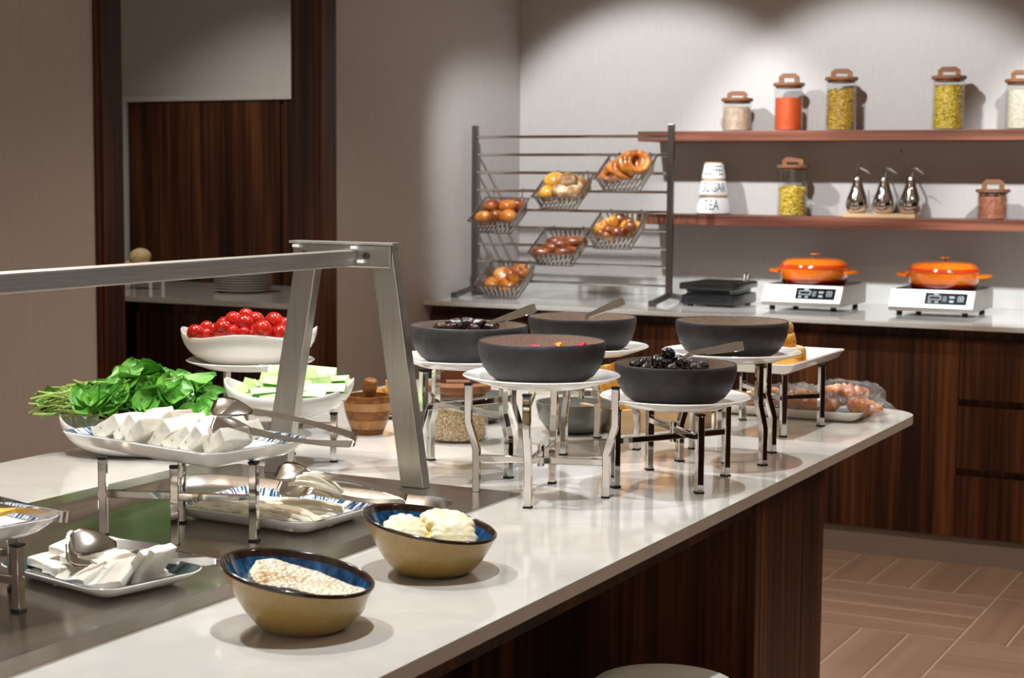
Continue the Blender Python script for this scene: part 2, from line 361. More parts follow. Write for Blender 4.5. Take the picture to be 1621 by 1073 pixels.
# back counter
CZ = .895
t = thing('back_worktop', 'long pale stone worktop with low upstand along the back wall', 'worktop')
obj('slab', B((XL+.001, 6.205, .877), (2.599, YW-.001, CZ), .002), 'quartz', t, smooth=False)
obj('upstand', B((XL+.001, 7.08, CZ), (2.599, YW-.001, .973), .002), 'quartz', t, smooth=False)
UN = [(-3.61, -3.02, 1), (-3.02, -2.426, 1), (-2.426, -1.895, 1), (-1.895, -1.364, 1), (-1.364, -.62, 3), (-.62, .12, 1), (.12, .86, 1), (.86, 1.6, 1), (1.6, 2.59, 1)]
LBL = ['walnut base cabinet in the corner under the bread rack', 'walnut base cabinet under the empty counter end by the grill', 'walnut base cabinet with a plain door under the black grill', 'plain walnut door cabinet between the grill cabinet and the drawer unit',
       'walnut drawer unit with two dark horizontal grip slots', 'plain walnut door cabinet on the far side of the drawer unit'] + ['walnut base cabinet far along the back counter, past the drawer unit']*3
for (x0, x1, k), lb in zip(UN, LBL):
    t = thing('base_cabinet', lb, 'cabinet', ((x0+x1)/2, 6.25, 0), 0, 'base cabinets under the back counter'); w2 = (x1-x0)/2
    obj('body', B((-w2, .03, .0), (w2, .8, .876)), 'walnut', t, smooth=False)
    obj('kickboard', B((-w2, .016, 0), (w2, .0295, .102)), 'kick_grey', t, smooth=False)
    if k == 1: obj('door', B((-w2+.0015, 0, .104), (w2-.0015, .022, .838), .0015), 'walnut', t, smooth=False)
    else:
        for z0, z1 in ((.104, .332), (.36, .591), (.619, .838)): obj('drawer', B((-w2+.0015, 0, z0), (w2-.0015, .022, z1), .0015), 'walnut', t, smooth=False)

# shelves
S1, S2, SY = 1.623, 1.265, 6.85
tag(obj('wall_shelf', B((-2.915, SY, S1-.043), (2.3, YW, S1), .002), 'walnut_shelf', smooth=False), 'upper walnut wall shelf holding five glass jars', 'shelf', 'walnut wall shelves')
tag(obj('wall_shelf', B((-2.915, SY, S2-.045), (2.3, YW, S2), .002), 'walnut_shelf', smooth=False), 'lower walnut wall shelf holding canisters and metal pears', 'shelf', 'walnut wall shelves')

# island
IZ = .90; IX0, IX1, IY1 = -2.20, -.908, 3.80
r = .10; poly = [(IX0, 2.449), (IX1, 2.449)]
for cx, cy, a0 in ((IX1-r, IY1-r, 0), (IX0+r, IY1-r, PI/2)):
    for i in range(9): a = a0+PI/2*i/8; poly.append((cx+r*math.cos(a), cy+r*math.sin(a)))
sl = MB().prism(poly, IZ-.019, IZ).prism([(-1.246, .6), (IX1, .6), (IX1, 2.449), (-1.246, 2.449)], IZ-.019, IZ).prism([(IX0, .6), (-1.876, .6), (-1.876, 2.449), (IX0, 2.449)], IZ-.019, IZ).prism([(IX0, .2), (IX1, .2), (IX1, .6), (IX0, .6)], IZ-.019, IZ)
tag(obj('island_worktop', sl, 'quartz', smooth=False), 'white stone island worktop with rounded end corner', 'worktop')
t = thing('island_cabinet', 'dark walnut island body with an open knee recess', 'cabinet', (-1.55, 1.7, 0)); q = Vector((1.55, -1.7, 0))
def ib(n, lo, hi, m, bev=0): return obj(n, MB().box(Vector(lo)+q, Vector(hi)+q, bev), m, t, smooth=False)
ib('body', (-2.15, .25, 0), (-1.5, 2.76, .86), 'walnut'); ib('end_column', (-2.15, 2.76, 0), (-.954, 3.145, .8805), 'walnut')
ib('apron', (-.962, .25, .845), (-.944, 2.752, .8805), 'walnut')
for y0, y1 in ((2.752, 2.778), (2.782, 3.016), (3.020, 3.15)): ib('panel', (-.953, y0, 0), (-.938, y1, .8805), 'walnut', .001)
ib('panel', (-2.15, 3.146, 0), (-.953, 3.158, .8805), 'walnut')
# cold well
t = thing('cold_well', 'stainless steel cold well sunk into the white island worktop', 'cold well', (-1.561, 1.5245, IZ))
W, D = .640, 1.855
R_ = [[Vector((x, y, z)) for x, y in rrect(a, b_, rr)] for a, b_, rr, z in ((W, D, .004, .0), (W, D, .004, .002), (W-.002, D-.002, .004, .003))]
r_in = [Vector((x-.0025+.006, y-.022, .003)) for x, y in rrect(.545, 1.70, .07)]
obj('rim', MB().rings(R_+[r_in]+[[p+Vector((0, 0, -.003)) for p in r_in]], False, False), 'steel_well', t, ang=30)
bas = [r_in]
for ins, z, rr in ((.004, 0, .07), (.016, -.012, .07), (.028, -.018, .07), (.045, -.020, .07)):
    bas.append([Vector((x+.0035, y-.022, z+.002)) for x, y in rrect(.545-2*ins, 1.70-2*ins, rr)])
obj('basin', MB().rings(bas, False, True), 'steel_well', t, ang=60)
WZ = IZ-.018
# sneeze guard
GY = 2.40
t = thing('sneeze_guard_frame', 'brushed steel A-frame sneeze guard with long top rail', 'frame', (-1.56, GY, .903)); q = Vector((1.56, -GY, -.903))
def leg(x0, x1, w_, dd):
    a = [Vector((x0, GY, .903)), Vector((x1, GY, 1.300))]
    R2 = [[p+Vector((sx*w_/2, sy*dd/2+.011, 0)) for sx, sy in ((-1, -1), (1, -1), (1, 1), (-1, 1))] for p in a]
    o = obj('leg', MB().rings(R2).xf(Matrix.Translation(q)), 'steel', t, smooth=False)
    md = o.modifiers.new('b', 'BEVEL'); md.width = .002; md.segments = 2; return o
leg(-1.420, -1.482, .045, .022); leg(-1.700, -1.628, .045, .022)
obj('cross_head', MB().box(Vector((-1.655, GY-.004, 1.268))+q, Vector((-1.460, GY+.022, 1.306))+q, .002), 'steel', t, smooth=False)
obj('top_plate', MB().box(Vector((-1.662, GY-.006, 1.306))+q, Vector((-1.455, GY+.024, 1.310))+q, .001), 'steel_y', t, smooth=False)
obj('rail', MB().box(Vector((-1.565, .3, 1.270))+q, Vector((-1.527, GY-.002, 1.296))+q, .0025), 'steel_y', t, smooth=False)
for x in (-1.63, -1.507): obj('bolt', MB().lathe([(0, 0), (.006, 0), (.006, .003), (.003, .003), (.003, .001), (0, .001)], 16).xf(Matrix.Translation(Vector((x, GY-.004, 1.288))+q) @ Matrix.Rotation(PI/2, 4, 'X')), 'rack_metal', t)
for x, z in ((-1.652, 1.299), (-1.535, 1.299), (-1.522, 1.276), (-1.655, 1.280)): obj('spacer', MB().box(Vector((x, GY-.010, z))+q, Vector((x+.013, GY-.004, z+.005))+q), 'porcelain_white', t, smooth=False)
# bin in the knee recess
c = atz(1053, 1077, .655)
t = thing('waste_bin', 'pale round-topped bin standing in the island knee recess', 'bin', (c.x, c.y, 0))
obj('body', MB().lathe([(0, 0), (.112, 0), (.117, .01), (.118, .60), (.112, .61), (0, .61)], 48), 'bin_white', t)
obj('lid', MB().lathe([(0, .61), (.117, .61), (.119, .63), (.117, .643), (.108, .650), (.07, .653), (0, .655)], 48), 'bin_white', t)

# ------------------------------------------------------------------ tableware builders
def stand(label, feet, z0, h, up=1.0, bend=(.45, .62), bar=.4, th=.0125, bump=0):
    """folding stand: two H-frames crossing at a bolt; feet = [A0, B0, A1, B1] going round"""
    feet = [Vector((f[0], f[1], 0)) for f in feet]; c = sum(feet, Vector())/4
    t = thing('display_stand', label, 'stand', (c.x, c.y, z0), 0, 'chrome folding display stands'); hw = th/2
    for i, f in enumerate(feet):
        d = f-c; e = d*up; perp = Vector((-d.y, d.x, 0)).normalized()
        pts = [d, d+Vector((0, 0, h*bend[0]-.008)), d.lerp(e, .15)+Vector((0, 0, h*bend[0])), d.lerp(e, .85)+Vector((0, 0, h*bend[1])), e+Vector((0, 0, h*bend[1]+.008)), e+Vector((0, 0, h))]
        if abs(up-1) < .02: pts = [d, e+Vector((0, 0, h))]
        lg = obj('leg', MB().tube([p+Vector((0, 0, .002)) if k == 0 else p for k, p in enumerate(pts)], 0, rect=(hw, hw), up=perp), 'chrome', t, ang=50)
        md = lg.modifiers.new('b', 'BEVEL'); md.width = .0012; md.segments = 1; md.limit_method = 'ANGLE'
        obj('foot_cap', MB().tube([d, d+Vector((0, 0, .0035))], 0, rect=(hw+.0006, hw+.0006), up=perp), 'rubber', lg, smooth=False)
        obj('top_cap', MB().tube([e+Vector((0, 0, h)), e+Vector((0, 0, h+.003))], 0, rect=(hw+.0004, hw+.0004), up=perp), 'rubber', lg, smooth=False)
    for k in (0, 1):
        a, b_ = feet[k]-c, feet[k+2]-c
        if bar > bend[1]: a, b_ = a*up, b_*up
        z = h*bar + (.006 if k else -.006)
        br = obj('crossbar', MB().tube([a+Vector((0, 0, z)), b_+Vector((0, 0, z))], 0, rect=(hw*.72, hw*.9)), 'chrome', t, ang=50)
        md = br.modifiers.new('b', 'BEVEL'); md.width = .0012; md.segments = 1; md.limit_method = 'ANGLE'
    obj('bolt', MB().lathe([(0, -.016), (.006, -.016), (.006, .018), (.004, .0195), (0, .0195)], 14, (0, 0, h*bar)), 'chrome', t)
    return t
def sq(cx, cy, hd, ang):
    a = math.radians(ang); return [(cx+hd*math.cos(a+PI/2*i), cy+hd*math.sin(a+PI/2*i)) for i in range(4)]
def round_plate(label, cx, cy, z, r=.129):
    mb = MB().lathe([(0, 0), (.085, 0), (.09, .0015), (r-.003, .014), (r, .0165), (r-.002, .018), (r-.014, .0145), (.094, .0065), (.088, .0055), (0, .0055)], 64)
    return tag(obj('round_plate', mb, 'porcelain_white', loc=(cx, cy, z)), label, 'plate', 'round white plates on chrome stands')
def slate_bowl(label, cx, cy, z, r=.1045, h=.068, rz=0):
    t = thing('slate_bowl', label, 'bowl', (cx, cy, z), rz, 'slate bowls on the raised plates'); k = r/.105; g = h/.078
    obj('body', MB().lathe([(0, 0), (.064*k, 0), (.074*k, .004*g), (.086*k, .013*g), (.0965*k, .029*g), (.103*k, .051*g), (.1052*k, .068*g), (.1045*k, .0765*g), (.1032*k, .078*g), (.1018*k, .0765*g)], 72, cap1=False), 'slate', t, ang=60)
    obj('interior', MB().lathe([(.1021*k, .0768*g), (.1005*k, .070*g), (.0985*k, .052*g), (.092*k, .031*g), (.080*k, .017*g), (.055*k, .010*g), (0, .009*g)], 72, cap0=False), 'slate_inside', t, ang=60)
    return t
def wave_bowl(name, label, c, z, a, b_, H, rz, wav=(.2, .12, 0), base=.42, group=None, e=2.0, pinch=1.0):
    n = 72; out = []; inn = []
    def rim(th): return H*(1 + wav[0]*math.cos(2*th) + wav[1]*math.cos(4*th) + wav[2]*math.cos(th))
    def plan(th):
        cc, ss = math.cos(th), math.sin(th)
        return Vector((a*math.copysign(abs(cc)**(2/e), cc), b_*math.copysign(abs(ss)**(2/e), ss), 0))
    for lst, off in ((out, 0), (inn, 1)):
        for i in range(9):
            t = i/8; R2 = []
            for j in range(n):
                th = 2*PI*j/n; k = base + (1-base)*math.sin(t*PI/2)**.85
                if t == 0 and off == 0: k = base*.98
                p = plan(th)*(k*(1-.028*off)); p.z = rim(th)*(t**1.55)
                if off: p.z = max(p.z+.004*(1-t), .004)
                R2.append(p)
            lst.append(R2)
    mb = MB().rings(out + [[(p+q)/2 + Vector((0, 0, .0012)) for p, q in zip(out[-1], inn[-1])]] + inn[::-1])
    return tag(obj(name, mb, 'porcelain_white', loc=(c[0], c[1], z), rot=(0, 0, rz), ang=70), label, 'bowl', group)
def platter(label, c, z, w_, d, rz, band='blue_pattern', h=.022, r=.03, flare=.035, body='porcelain_white', group='rectangular serving platters', name='platter'):
    t = thing(name, label, 'platter', (c[0], c[1], z), rz, group)
    def ring(ins, zz, lift=0):
        P = rrect(w_-2*ins, d-2*ins, max(r-ins*.5, .006), 8)
        return [Vector((x, y, zz + lift*((2*x/w_)**2*(2*y/d)**2))) for x, y in P]
    lf = .006
    obj('body', MB().rings([ring(flare, 0), ring(flare*.55, h*.35), ring(.002, h*.9, lf), ring(0, h, lf), ring(.0015, h+.0012, lf), ring(.0075, h+.0012, lf), ring(.021, h-.009, lf*.5), ring(.032, .0065), ring(.05, .0055)]), body, t, ang=60)
    RB = [ring(.0012, h+.0014, lf), ring(.0075, h+.0017, lf), ring(.0215, h-.0085, lf*.5)]; n = len(RB[0]); mb = MB(); u = 0
    for j in range(n+1):
        if j: u += (RB[0][j % n]-RB[0][j-1]).length
        for q in range(3): mb.uv[3*j+q] = (u, (0, .35, 1)[q]); mb.v.append(RB[q][j % n])
    mb.f = [(3*j+q, 3*j+3+q, 3*j+4+q, 3*j+1+q) for j in range(n) for q in range(2)]
    obj('rim_band', mb, band, t, ang=80)
    return t
def rot2(rz, x, y): return Vector((x*math.cos(rz)-y*math.sin(rz), x*math.sin(rz)+y*math.cos(rz), 0))
def chunk(sx, sy, sz, seed, amp=.0025, cuts=4, freq=45, taper=0):
    bm = bmesh.new(); bmesh.ops.create_cube(bm, size=1); bmesh.ops.subdivide_edges(bm, edges=bm.edges[:], cuts=cuts, use_grid_fill=True)
    mb = MB(); vs = []
    for q in bm.verts:
        p = Vector((q.co.x*sx, q.co.y*sy*(1-taper*(q.co.x+.5)), q.co.z*sz)); e = [abs(q.co.x) > .49, abs(q.co.y) > .49, abs(q.co.z) > .49]
        if sum(e) >= 2: p *= .96
        p += Vector((noise.noise(p*freq+Vector((seed, 0, 0))), noise.noise(p*freq+Vector((0, seed, 5))), noise.noise(p*freq+Vector((9, 0, seed)))))*amp; vs.append(p)
    bm.verts.index_update(); fs = [[q.index for q in f.verts] for f in bm.faces]; bm.free(); mb.add(vs, fs); return mb
def tongs(label, hinge, tip, spread=.03, roll=0, gold=None):
    d = tip-hinge; L = d.length; t = thing('serving_tongs', label, 'tongs', hinge, 0, 'steel serving tongs')
    X = d.normalized(); Y = Vector((0, 0, 1)).cross(X).normalized(); Z = X.cross(Y)
    M = Matrix((X, Y, Z)).transposed().to_4x4() @ Matrix.Rotation(roll, 4, 'X')
    for s in (-1, 1):
        body = L-.055; pts = []; rc = []
        for i in range(11):
            k = i/10; pts.append(Vector((.004+body*k, s*(.009 + (spread*.5-.009)*math.sin(min(k*1.25, 1)*PI/2) + .003*math.sin(k*PI)), 0))); rc.append((.0062*(1-.45*math.sin(k*PI)**2)+.0006, .0009))
        R2 = [[p+Vector((0, a*hw_[1]*1.0, b2*hw_[0])) for a, b2 in ((-1, -1), (1, -1), (1, 1), (-1, 1))] for p, hw_ in zip(pts, rc)]
        arm = obj('arm', MB().rings(R2).xf(M), 'tong_steel', t, ang=50)
        hd = MB(); n, m_ = 10, 8; vs = []
        for i in range(n+1):
            k = i/n; hw_ = .005 + .0165*math.sin(min(1, k*1.1)*PI*.6); hw_ *= (1 if k < .8 else math.sqrt(max(1-((k-.8)/.2)**2*.75, .05)))
            for j in range(m_+1):
                v = j/m_*2-1; vs.append(pts[-1] + Vector((.06*k, s*(.004*math.sin(k*PI)*(1-.6*v*v)) - s*.003*k*k, hw_*v)))
        fs = [(i*(m_+1)+j, (i+1)*(m_+1)+j, (i+1)*(m_+1)+j+1, i*(m_+1)+j+1) for i in range(n) for j in range(m_)]
        hd.add(vs, fs); o = obj('scoop', hd.xf(M), 'tong_steel', t, ang=80); md = o.modifiers.new('s', 'SOLIDIFY'); md.thickness = .0012
    U = [Vector((.004, .009*math.cos(a)*1.0, 0)) + Vector((-.008*math.sin(a), 0, 0)) for a in [PI*i/10 for i in range(11)]]
    R2 = [[p*sc+Vector((0, 0, b2*.0068)) for sc, b2 in ((1, -1), (.86, -1), (.86, 1), (1, 1))] for p in U]
    obj('hinge_bend', MB().rings(R2).xf(M), 'tong_steel', t, ang=50)
    return t
def spoon(label, end, mid, bowl):
    t = thing('serving_spoon', label, 'spoon', mid, 0, 'spoons in the slate bowls'); e, b_ = end-mid, bowl-mid
    obj('handle', MB().tube([b_, b_*.6, Vector(), e*.5, e*.85, e], 0, rect=[(.003, .0012), (.0034, .0014), (.0042, .0016), (.0066, .0018), (.0088, .0018), (.0078, .0016)], up=-_F*.85+Vector((0, 0, .55))), 'chrome', t, ang=50)
    d = (b_-Vector()).normalized(); sd = d.cross(Vector((0, 0, 1))).normalized(); nrm = sd.cross(d); mb = MB(); vs = []
    for i in range(9):
        for j in range(7):
            k = i/8; v = j/6*2-1; hw_ = .019*math.sqrt(max(1-(2*k-1)**2, .02)); vs.append(b_ + d*(.055*k-.004) + sd*hw_*v - nrm*(.010*(1-v*v)*math.sin(k*PI)))
    mb.add(vs, [(i*7+j, (i+1)*7+j, (i+1)*7+j+1, i*7+j+1) for i in range(8) for j in range(6)])
    o = obj('scoop', mb, 'chrome', t, ang=80); o.modifiers.new('s', 'SOLIDIFY').thickness = .0012
    return t

# ------------------------------------------------------------------ slate bowls on stands
P = {'P1': (-1.211, 2.46, 1.080), 'P2': (-1.435, 2.622, 1.083), 'P3': (-1.368, 2.955, 1.078), 'P4': (-1.066, 2.684, 1.030), 'P5': (-1.066, 2.963, 1.083)}
stand('chrome stand under the slate bowl of pink and yellow pieces', [(-1.313, 2.427), (-1.181, 2.354), (-1.108, 2.492), (-1.242, 2.568)], IZ, .180, 1.13, (.45, .62), .36)
stand('chrome stand under the slate bowl of prunes', sq(-1.435, 2.622, .115, -24), IZ, .183, .86, (.42, .58), .62)
stand('chrome stand under the slate bowl behind the prunes', sq(-1.368, 2.955, .112, 8), IZ, .178, .86, (.42, .58), .62)
stand('chrome straight-legged stand under the low bowl of black olives', [(-1.131, 2.583), (-.989, 2.604), (-1.007, 2.780), (-1.148, 2.772)], IZ, .130, 1.0, bar=.66)
stand('chrome stand under the slate bowl beside the bread platter', [(-1.135, 2.885), (-.986, 2.918), (-1.017, 3.064), (-1.166, 3.033)], IZ, .183, .86, (.42, .58), .64)
PL = {'P1': 'white plate under the slate bowl of pink and yellow pieces', 'P2': 'white plate under the slate bowl of prunes', 'P3': 'white plate under the slate bowl behind the prunes', 'P4': 'white plate under the low bowl of black olives', 'P5': 'white plate under the slate bowl beside the bread platter'}
BL = {'P1': 'dark slate bowl with pink and yellow pieces inside', 'P2': 'dark slate bowl of glossy prunes with a spoon', 'P3': 'dark slate bowl with a spoon, standing behind the prunes', 'P4': 'dark slate bowl of black olives on the lowest stand', 'P5': 'dark slate bowl without a spoon beside the bread platter'}
for i, (k, (x, y, z)) in enumerate(P.items()):
    z += .003; round_plate(PL[k], x, y, z); slate_bowl(BL[k], x, y, z+.0055, rz=i*1.1)
def bz(k, dz): return P[k][2]+.0085+dz
# prunes
pr = [MB().blob((0, 0, 0), (.015, .0125, .010), .35, 90, 3, s).mesh('prune', 'prune') for s in range(3)]
for lay, (n, rr, z0) in enumerate(((8, .062, .028), (6, .038, .032), (9, .064, .046), (6, .034, .052), (7, .048, .062), (4, .020, .068))):
    for i in range(n):
        a = 2*PI*i/n+lay*.7; q = Vector((rr*math.cos(a)-.004, rr*math.sin(a), 0))
        o = tag(link('prune', random.choice(pr), None, (P['P2'][0]+q.x, P['P2'][1]+q.y, bz('P2', z0)), (random.random()*.8, random.random()*.8, random.random()*6)), 'wrinkled dark prune in the slate bowl', 'prune', 'prunes in the slate bowl')
# olives
ol = MB().blob((0, 0, 0), (.0125, .011, .011), .05, 40, 3).mesh('olive', 'olive')
for lay, (n, rr, z0) in enumerate(((8, .062, .026), (6, .036, .030), (9, .070, .044), (5, .036, .050), (8, .058, .060), (4, .026, .068), (1, -.006, .082))):
    for i in range(n):
        a = 2*PI*i/n+lay*.9; tag(link('olive', ol, None, (P['P4'][0]+rr*math.cos(a)-.012, P['P4'][1]+rr*math.sin(a), bz('P4', z0)), (random.random(), random.random(), random.random()*6)), 'glossy black olive in the lowest slate bowl', 'olive', 'olives in the slate bowl')
# fruit pieces
for m_, lb in (('pink_fruit', 'pink fruit piece in the slate bowl'), ('corn', 'yellow fruit piece in the slate bowl')):
    me = chunk(.022, .018, .016, 3, .003).mesh('fruit_piece', m_)
    for i in range(9):
        a = i*2.4+(1.2 if m_ == 'corn' else 0); rr = .02+.006*i
        tag(link('fruit_piece', me, None, (P['P1'][0]+rr*math.cos(a), P['P1'][1]+rr*math.sin(a), bz('P1', .024+.010*((i*7) % 3)+(.007 if m_ == 'pink_fruit' else 0))), (i, i*.7, i*1.3)), lb, 'fruit', 'fruit pieces in the slate bowl')
def sp(k, label, e, m_, ez, mz, off, bzz):
    x, y, z = P[k]; c = Vector((x, y, 0))
    en, mi = dep(e[0], e[1], (c-CAM).dot(_F2)/1), None
    dd = (Vector((x, y, z+.07))-CAM).dot(_F2)
    en = dep(e[0], e[1], dd-.01); mi = dep(m_[0], m_[1], dd); b_ = Vector((x, y, bz(k, bzz))) - IMG_R*off
    spoon(label, en, mi, b_)
sp('P2', 'steel spoon resting in the bowl of prunes', (848, 487), (783, 509), 0, 0, .012, .050)
sp('P3', 'steel spoon leaning in the slate bowl behind the prunes', (988, 476), (930, 500), 0, 0, .005, .016)
sp('P4', 'steel spoon resting among the black olives', (1177, 547), (1096, 559), 0, 0, .012, .058)

# ------------------------------------------------------------------ bread platter, tray and box
qc = (-1.135, 3.41)
stand('chrome straight-legged stand under the bread platter', [(-1.205, 3.275), (-1.062, 3.267), (-1.040, 3.452), (-1.215, 3.455)], IZ, .128, 1.0, bar=.56)
platter('white speckle-edged platter of bread chunks on a stand', qc, IZ+.131, .21, .38, 0, 'porcelain_white', .016, .02, .02, 'porcelain_white')
def loaf(r, h, seed, m_='crust_gold'):
    t = MB().lathe([(0, 0), (r*.9, 0), (r, h*.15), (r*.97, h*.85), (r*.9, h), (0, h)], 32)
    t.v = [q*(1+.06*noise.noise(q*35+Vector((seed, 0, 0)))) for q in t.v]; return t
for i, (px, py, ddy, r, h, tx) in enumerate(((1250, 570, 0, .046, .024, 0), (1250, 556, .0, .044, .020, .06), (1236, 541, .0, .043, .026, -.2), (1238, 522, .0, .034, .022, .15), (1190, 565, .06, .04, .03, 0), (1185, 540, .06, .038, .03, .1))):
    y = qc[1]-.085+ddy; c = aty(px, py, y); z = max(c.z-.01, IZ+.138) if i not in (0, 4) else IZ+.1375
    t = thing('bread_piece', ['lowest golden bread round on the bread platter', 'second golden bread round, cut face up', 'thick golden bread chunk stacked on two rounds', 'craggy top crust on the bread stack', 'golden bread round hidden behind the slate bowl', 'golden bread chunk leaning behind the slate bowl'][i], 'bread', (c.x-.01, y, z), i, 'bread on the stand platter')
    t.rotation_euler = (tx, tx*.5, i*1.1); obj('crust', loaf(r, h, i), 'crust_gold', t, ang=60)
    obj('crumb_face', MB().lathe([(0, 0), (r*.86, 0), (r*.84, .0015), (0, .0015)], 28, (0, 0, h)), 'crumb', t)
rc = (-1.20, 3.625)
tray = platter('low white rectangular tray holding wrapped croissants', rc, IZ, .45, .225, 0, 'tray_blue', .018, .03, .022, 'porcelain')
obj('inner_face', MB().prism(rrect(.405, .18, .015), .0058, .0068), 'tray_blue', tray, smooth=False)
def croissant():
    n, m_ = 34, 14; R2 = []
    for i in range(n+1):
        k = i/n*2-1; a = k*1.15; c = Vector((math.sin(a)*.045, (1-math.cos(a))*.045, 0)); T = Vector((math.cos(a), math.sin(a), 0)); S = Vector((-T.y, T.x, 0))
        rr = .006+.018*(1-abs(k)**1.7); rr *= 1+.13*math.cos(i*PI/2.6)
        R2.append([c + S*rr*math.cos(2*PI*j/m_) + Vector((0, 0, rr*.9*math.sin(2*PI*j/m_)+.02)) for j in range(m_)])
    return MB().rings(R2).mesh('croissant', 'crust', ang=75)
def bag(seed):
    n = 16; top = []; bot = []
    for i in range(n+1):
        for j in range(n+1):
            u, v = i/n*2-1, j/n*2-1; prof = max(0, (1-abs(u)**2.4))*max(0, (1-abs(v)**2.4)); p = Vector((u*.074*(1-.12*v*v), v*.046*(1-.10*u*u), 0)); nz = noise.noise(p*90+Vector((seed*4, 0, 0)))*.007 + noise.noise(p*28+Vector((0, seed*4, 0)))*.008
            top.append(p+Vector((0, 0, .018+.027*prof**.6+nz*.9))); bot.append(p+Vector((0, 0, .020-.017*prof**.5+nz*.3*(1-prof))))
    k = n+1; fs = [(i*k+j, (i+1)*k+j, (i+1)*k+j+1, i*k+j+1) for i in range(n) for j in range(n)]
    mb = MB(); mb.add(top, fs); mb.add(bot, fs); return mb.mesh('plastic_bag', 'film', ang=12)
cm = croissant(); bgs = [bag(s) for s in range(3)]
CR = [((1262, 634), 3.60, 1.0, .3, 1.18, 'croissant standing up in its bag under the bread platter'), ((1222, 626), 3.64, .9, -.5, 1.0, 'wrapped croissant behind the bread platter leg'), ((1338, 622), 3.66, .15, .25, 1.1, 'wrapped croissant on top at the tray end'), ((1362, 642), 3.58, -.5, -.1, .95, 'small wrapped croissant at the tray corner'), ((1298, 645), 3.56, .4, 0, .95, 'wrapped croissant lying flat at the tray middle'), ((1195, 640), 3.57, -.3, 0, 1.0, 'wrapped croissant at the hidden end of the tray')]
for i, ((px, py), Y, rz, tx, s, lb) in enumerate(CR):
    c = aty(px, py, Y); z = max(c.z-.022*s, IZ+.0095)
    tag(link('croissant', cm, None, (c.x, Y, z), (tx, 0, rz)), lb, 'croissant', 'wrapped croissants on the tray').scale = (s, s, s)
    o = tag(link('plastic_bag', bgs[i % 3], None, (c.x+.004, Y+.01, z), (tx, 0, rz+.1)), 'crinkled clear plastic bag around the ' + ' '.join(lb.split()[:6]).replace('wrapped ', '').replace('croissant standing up in its bag', 'upright croissant'), 'bag', 'clear bags on the tray'); o.scale = (s*1.02, s*1.02, s*1.02)
bx = thing('wooden_box', 'pale wooden serving box behind the olive bowl stand', 'box', (-1.36, 3.26, IZ), math.radians(58))
for lo, hi in (((-.12, -.07, 0), (.12, .07, .008)), ((-.12, -.07, .008), (.12, -.06, .05)), ((-.12, .06, .008), (.12, .07, .05)), ((-.12, -.06, .008), (-.11, .06, .05)), ((.11, -.06, .008), (.12, .06, .05))):
    obj('board', B(lo, hi, .001), 'pale_wood', bx, smooth=False)
bs = chunk(.09, .018, .13, 5, .004, 5, 30)
for i in range(5):
    p = Vector((-1.36, 3.26, IZ+.072)) + rot2(math.radians(58), -.08+.036*i, 0)
    t = tag(link('bread_slice', bs.mesh('bread_slice', 'crust_gold') if i == 0 else bpy.data.meshes['bread_slice'], None, p, (0, .28, math.radians(148))), 'golden bread slice standing in the pale wooden box', 'bread', 'bread slices in the wooden box')

# ------------------------------------------------------------------ jar, grey bowls, mortar, corn
def grains(R0, h, n, size, seed, shape='blob', sub=0):
    rnd = random.Random(seed); mb = MB().lathe([(0, 0), (R0-size*.7, 0), (R0-size*.7, h-size*.6), (0, h-size*.6)], 32)
    for i in range(n):
        a = rnd.random()*2*PI; top = rnd.random() < R0/(R0+2*h)*1.0
        r, z = ((R0-size)*math.sqrt(rnd.random()), h-size*.6+rnd.random()*size) if top else (R0-size*1.05, size+rnd.random()*(h-size*1.6))
        c = Vector((r*math.cos(a), r*math.sin(a), z)); M = Matrix.Translation(c) @ Matrix.Rotation(rnd.random()*6, 4, 'Z') @ Matrix.Rotation(rnd.random()*6, 4, 'X')
        if shape == 'blob': s = MB().blob((0, 0, 0), (size, size*.7, size*.65), 0, 1, 1)
        else:
            s = MB().tube([Vector((size*1.5*(k-1.5), size*.5*math.cos(k*1.6), size*.4*math.sin(k*2.1))) for k in range(4)], size*.42, 5)
        s.xf(M)
        for q in s.v:
            rr = math.hypot(q.x, q.y)
            if rr > R0-.0004: q.x *= (R0-.0004)/rr; q.y *= (R0-.0004)/rr
            q.z = max(q.z, .0002)
        mb.add(s.v, s.f)
    return mb
def jar(name, label, loc, r, h, lidh, knob, clabel, cname, ccat, cm_, ch, csize, cn, shape, rz=.5, big=False):
    t = thing(name, label, 'jar', loc, rz, 'glass jars with wooden lids')
    obj('glass', MB().lathe([(0, 0), (r*.97, 0), (r, .004), (r, h-.003), (r*.995, h)], 40, cap1=False), 'glass', t)
    ld = obj('lid', MB().lathe([(0, h), (r*1.05, h), (r*1.09, h+.002), (r*1.10, h+lidh-.002), (r*1.07, h+lidh), (0, h+lidh)], 36).lathe([(0, h-.008), (r-.005, h-.008), (r-.005, h), (0, h)], 30), 'lid_wood', t)
    kw = r*.55; zb = h+lidh; pts = [Vector((-kw, 0, zb-.001)), Vector((-kw, 0, zb+knob*.75)), Vector((-kw*.75, 0, zb+knob*.95)), Vector((kw*.75, 0, zb+knob*.95)), Vector((kw, 0, zb+knob*.75)), Vector((kw, 0, zb-.001))]
    obj('lid_handle', MB().tube(pts, 0, rect=(r*.16, r*.14), up=(0, 1, 0)), 'lid_wood', ld, smooth=False)
    o = obj(cname, grains(r-.0035, ch, cn, csize, len(bpy.data.objects), shape), cm_, None, (loc[0], loc[1], loc[2]+.0052), ang=60)
    tag(o, clabel, ccat, None, 'stuff'); return t
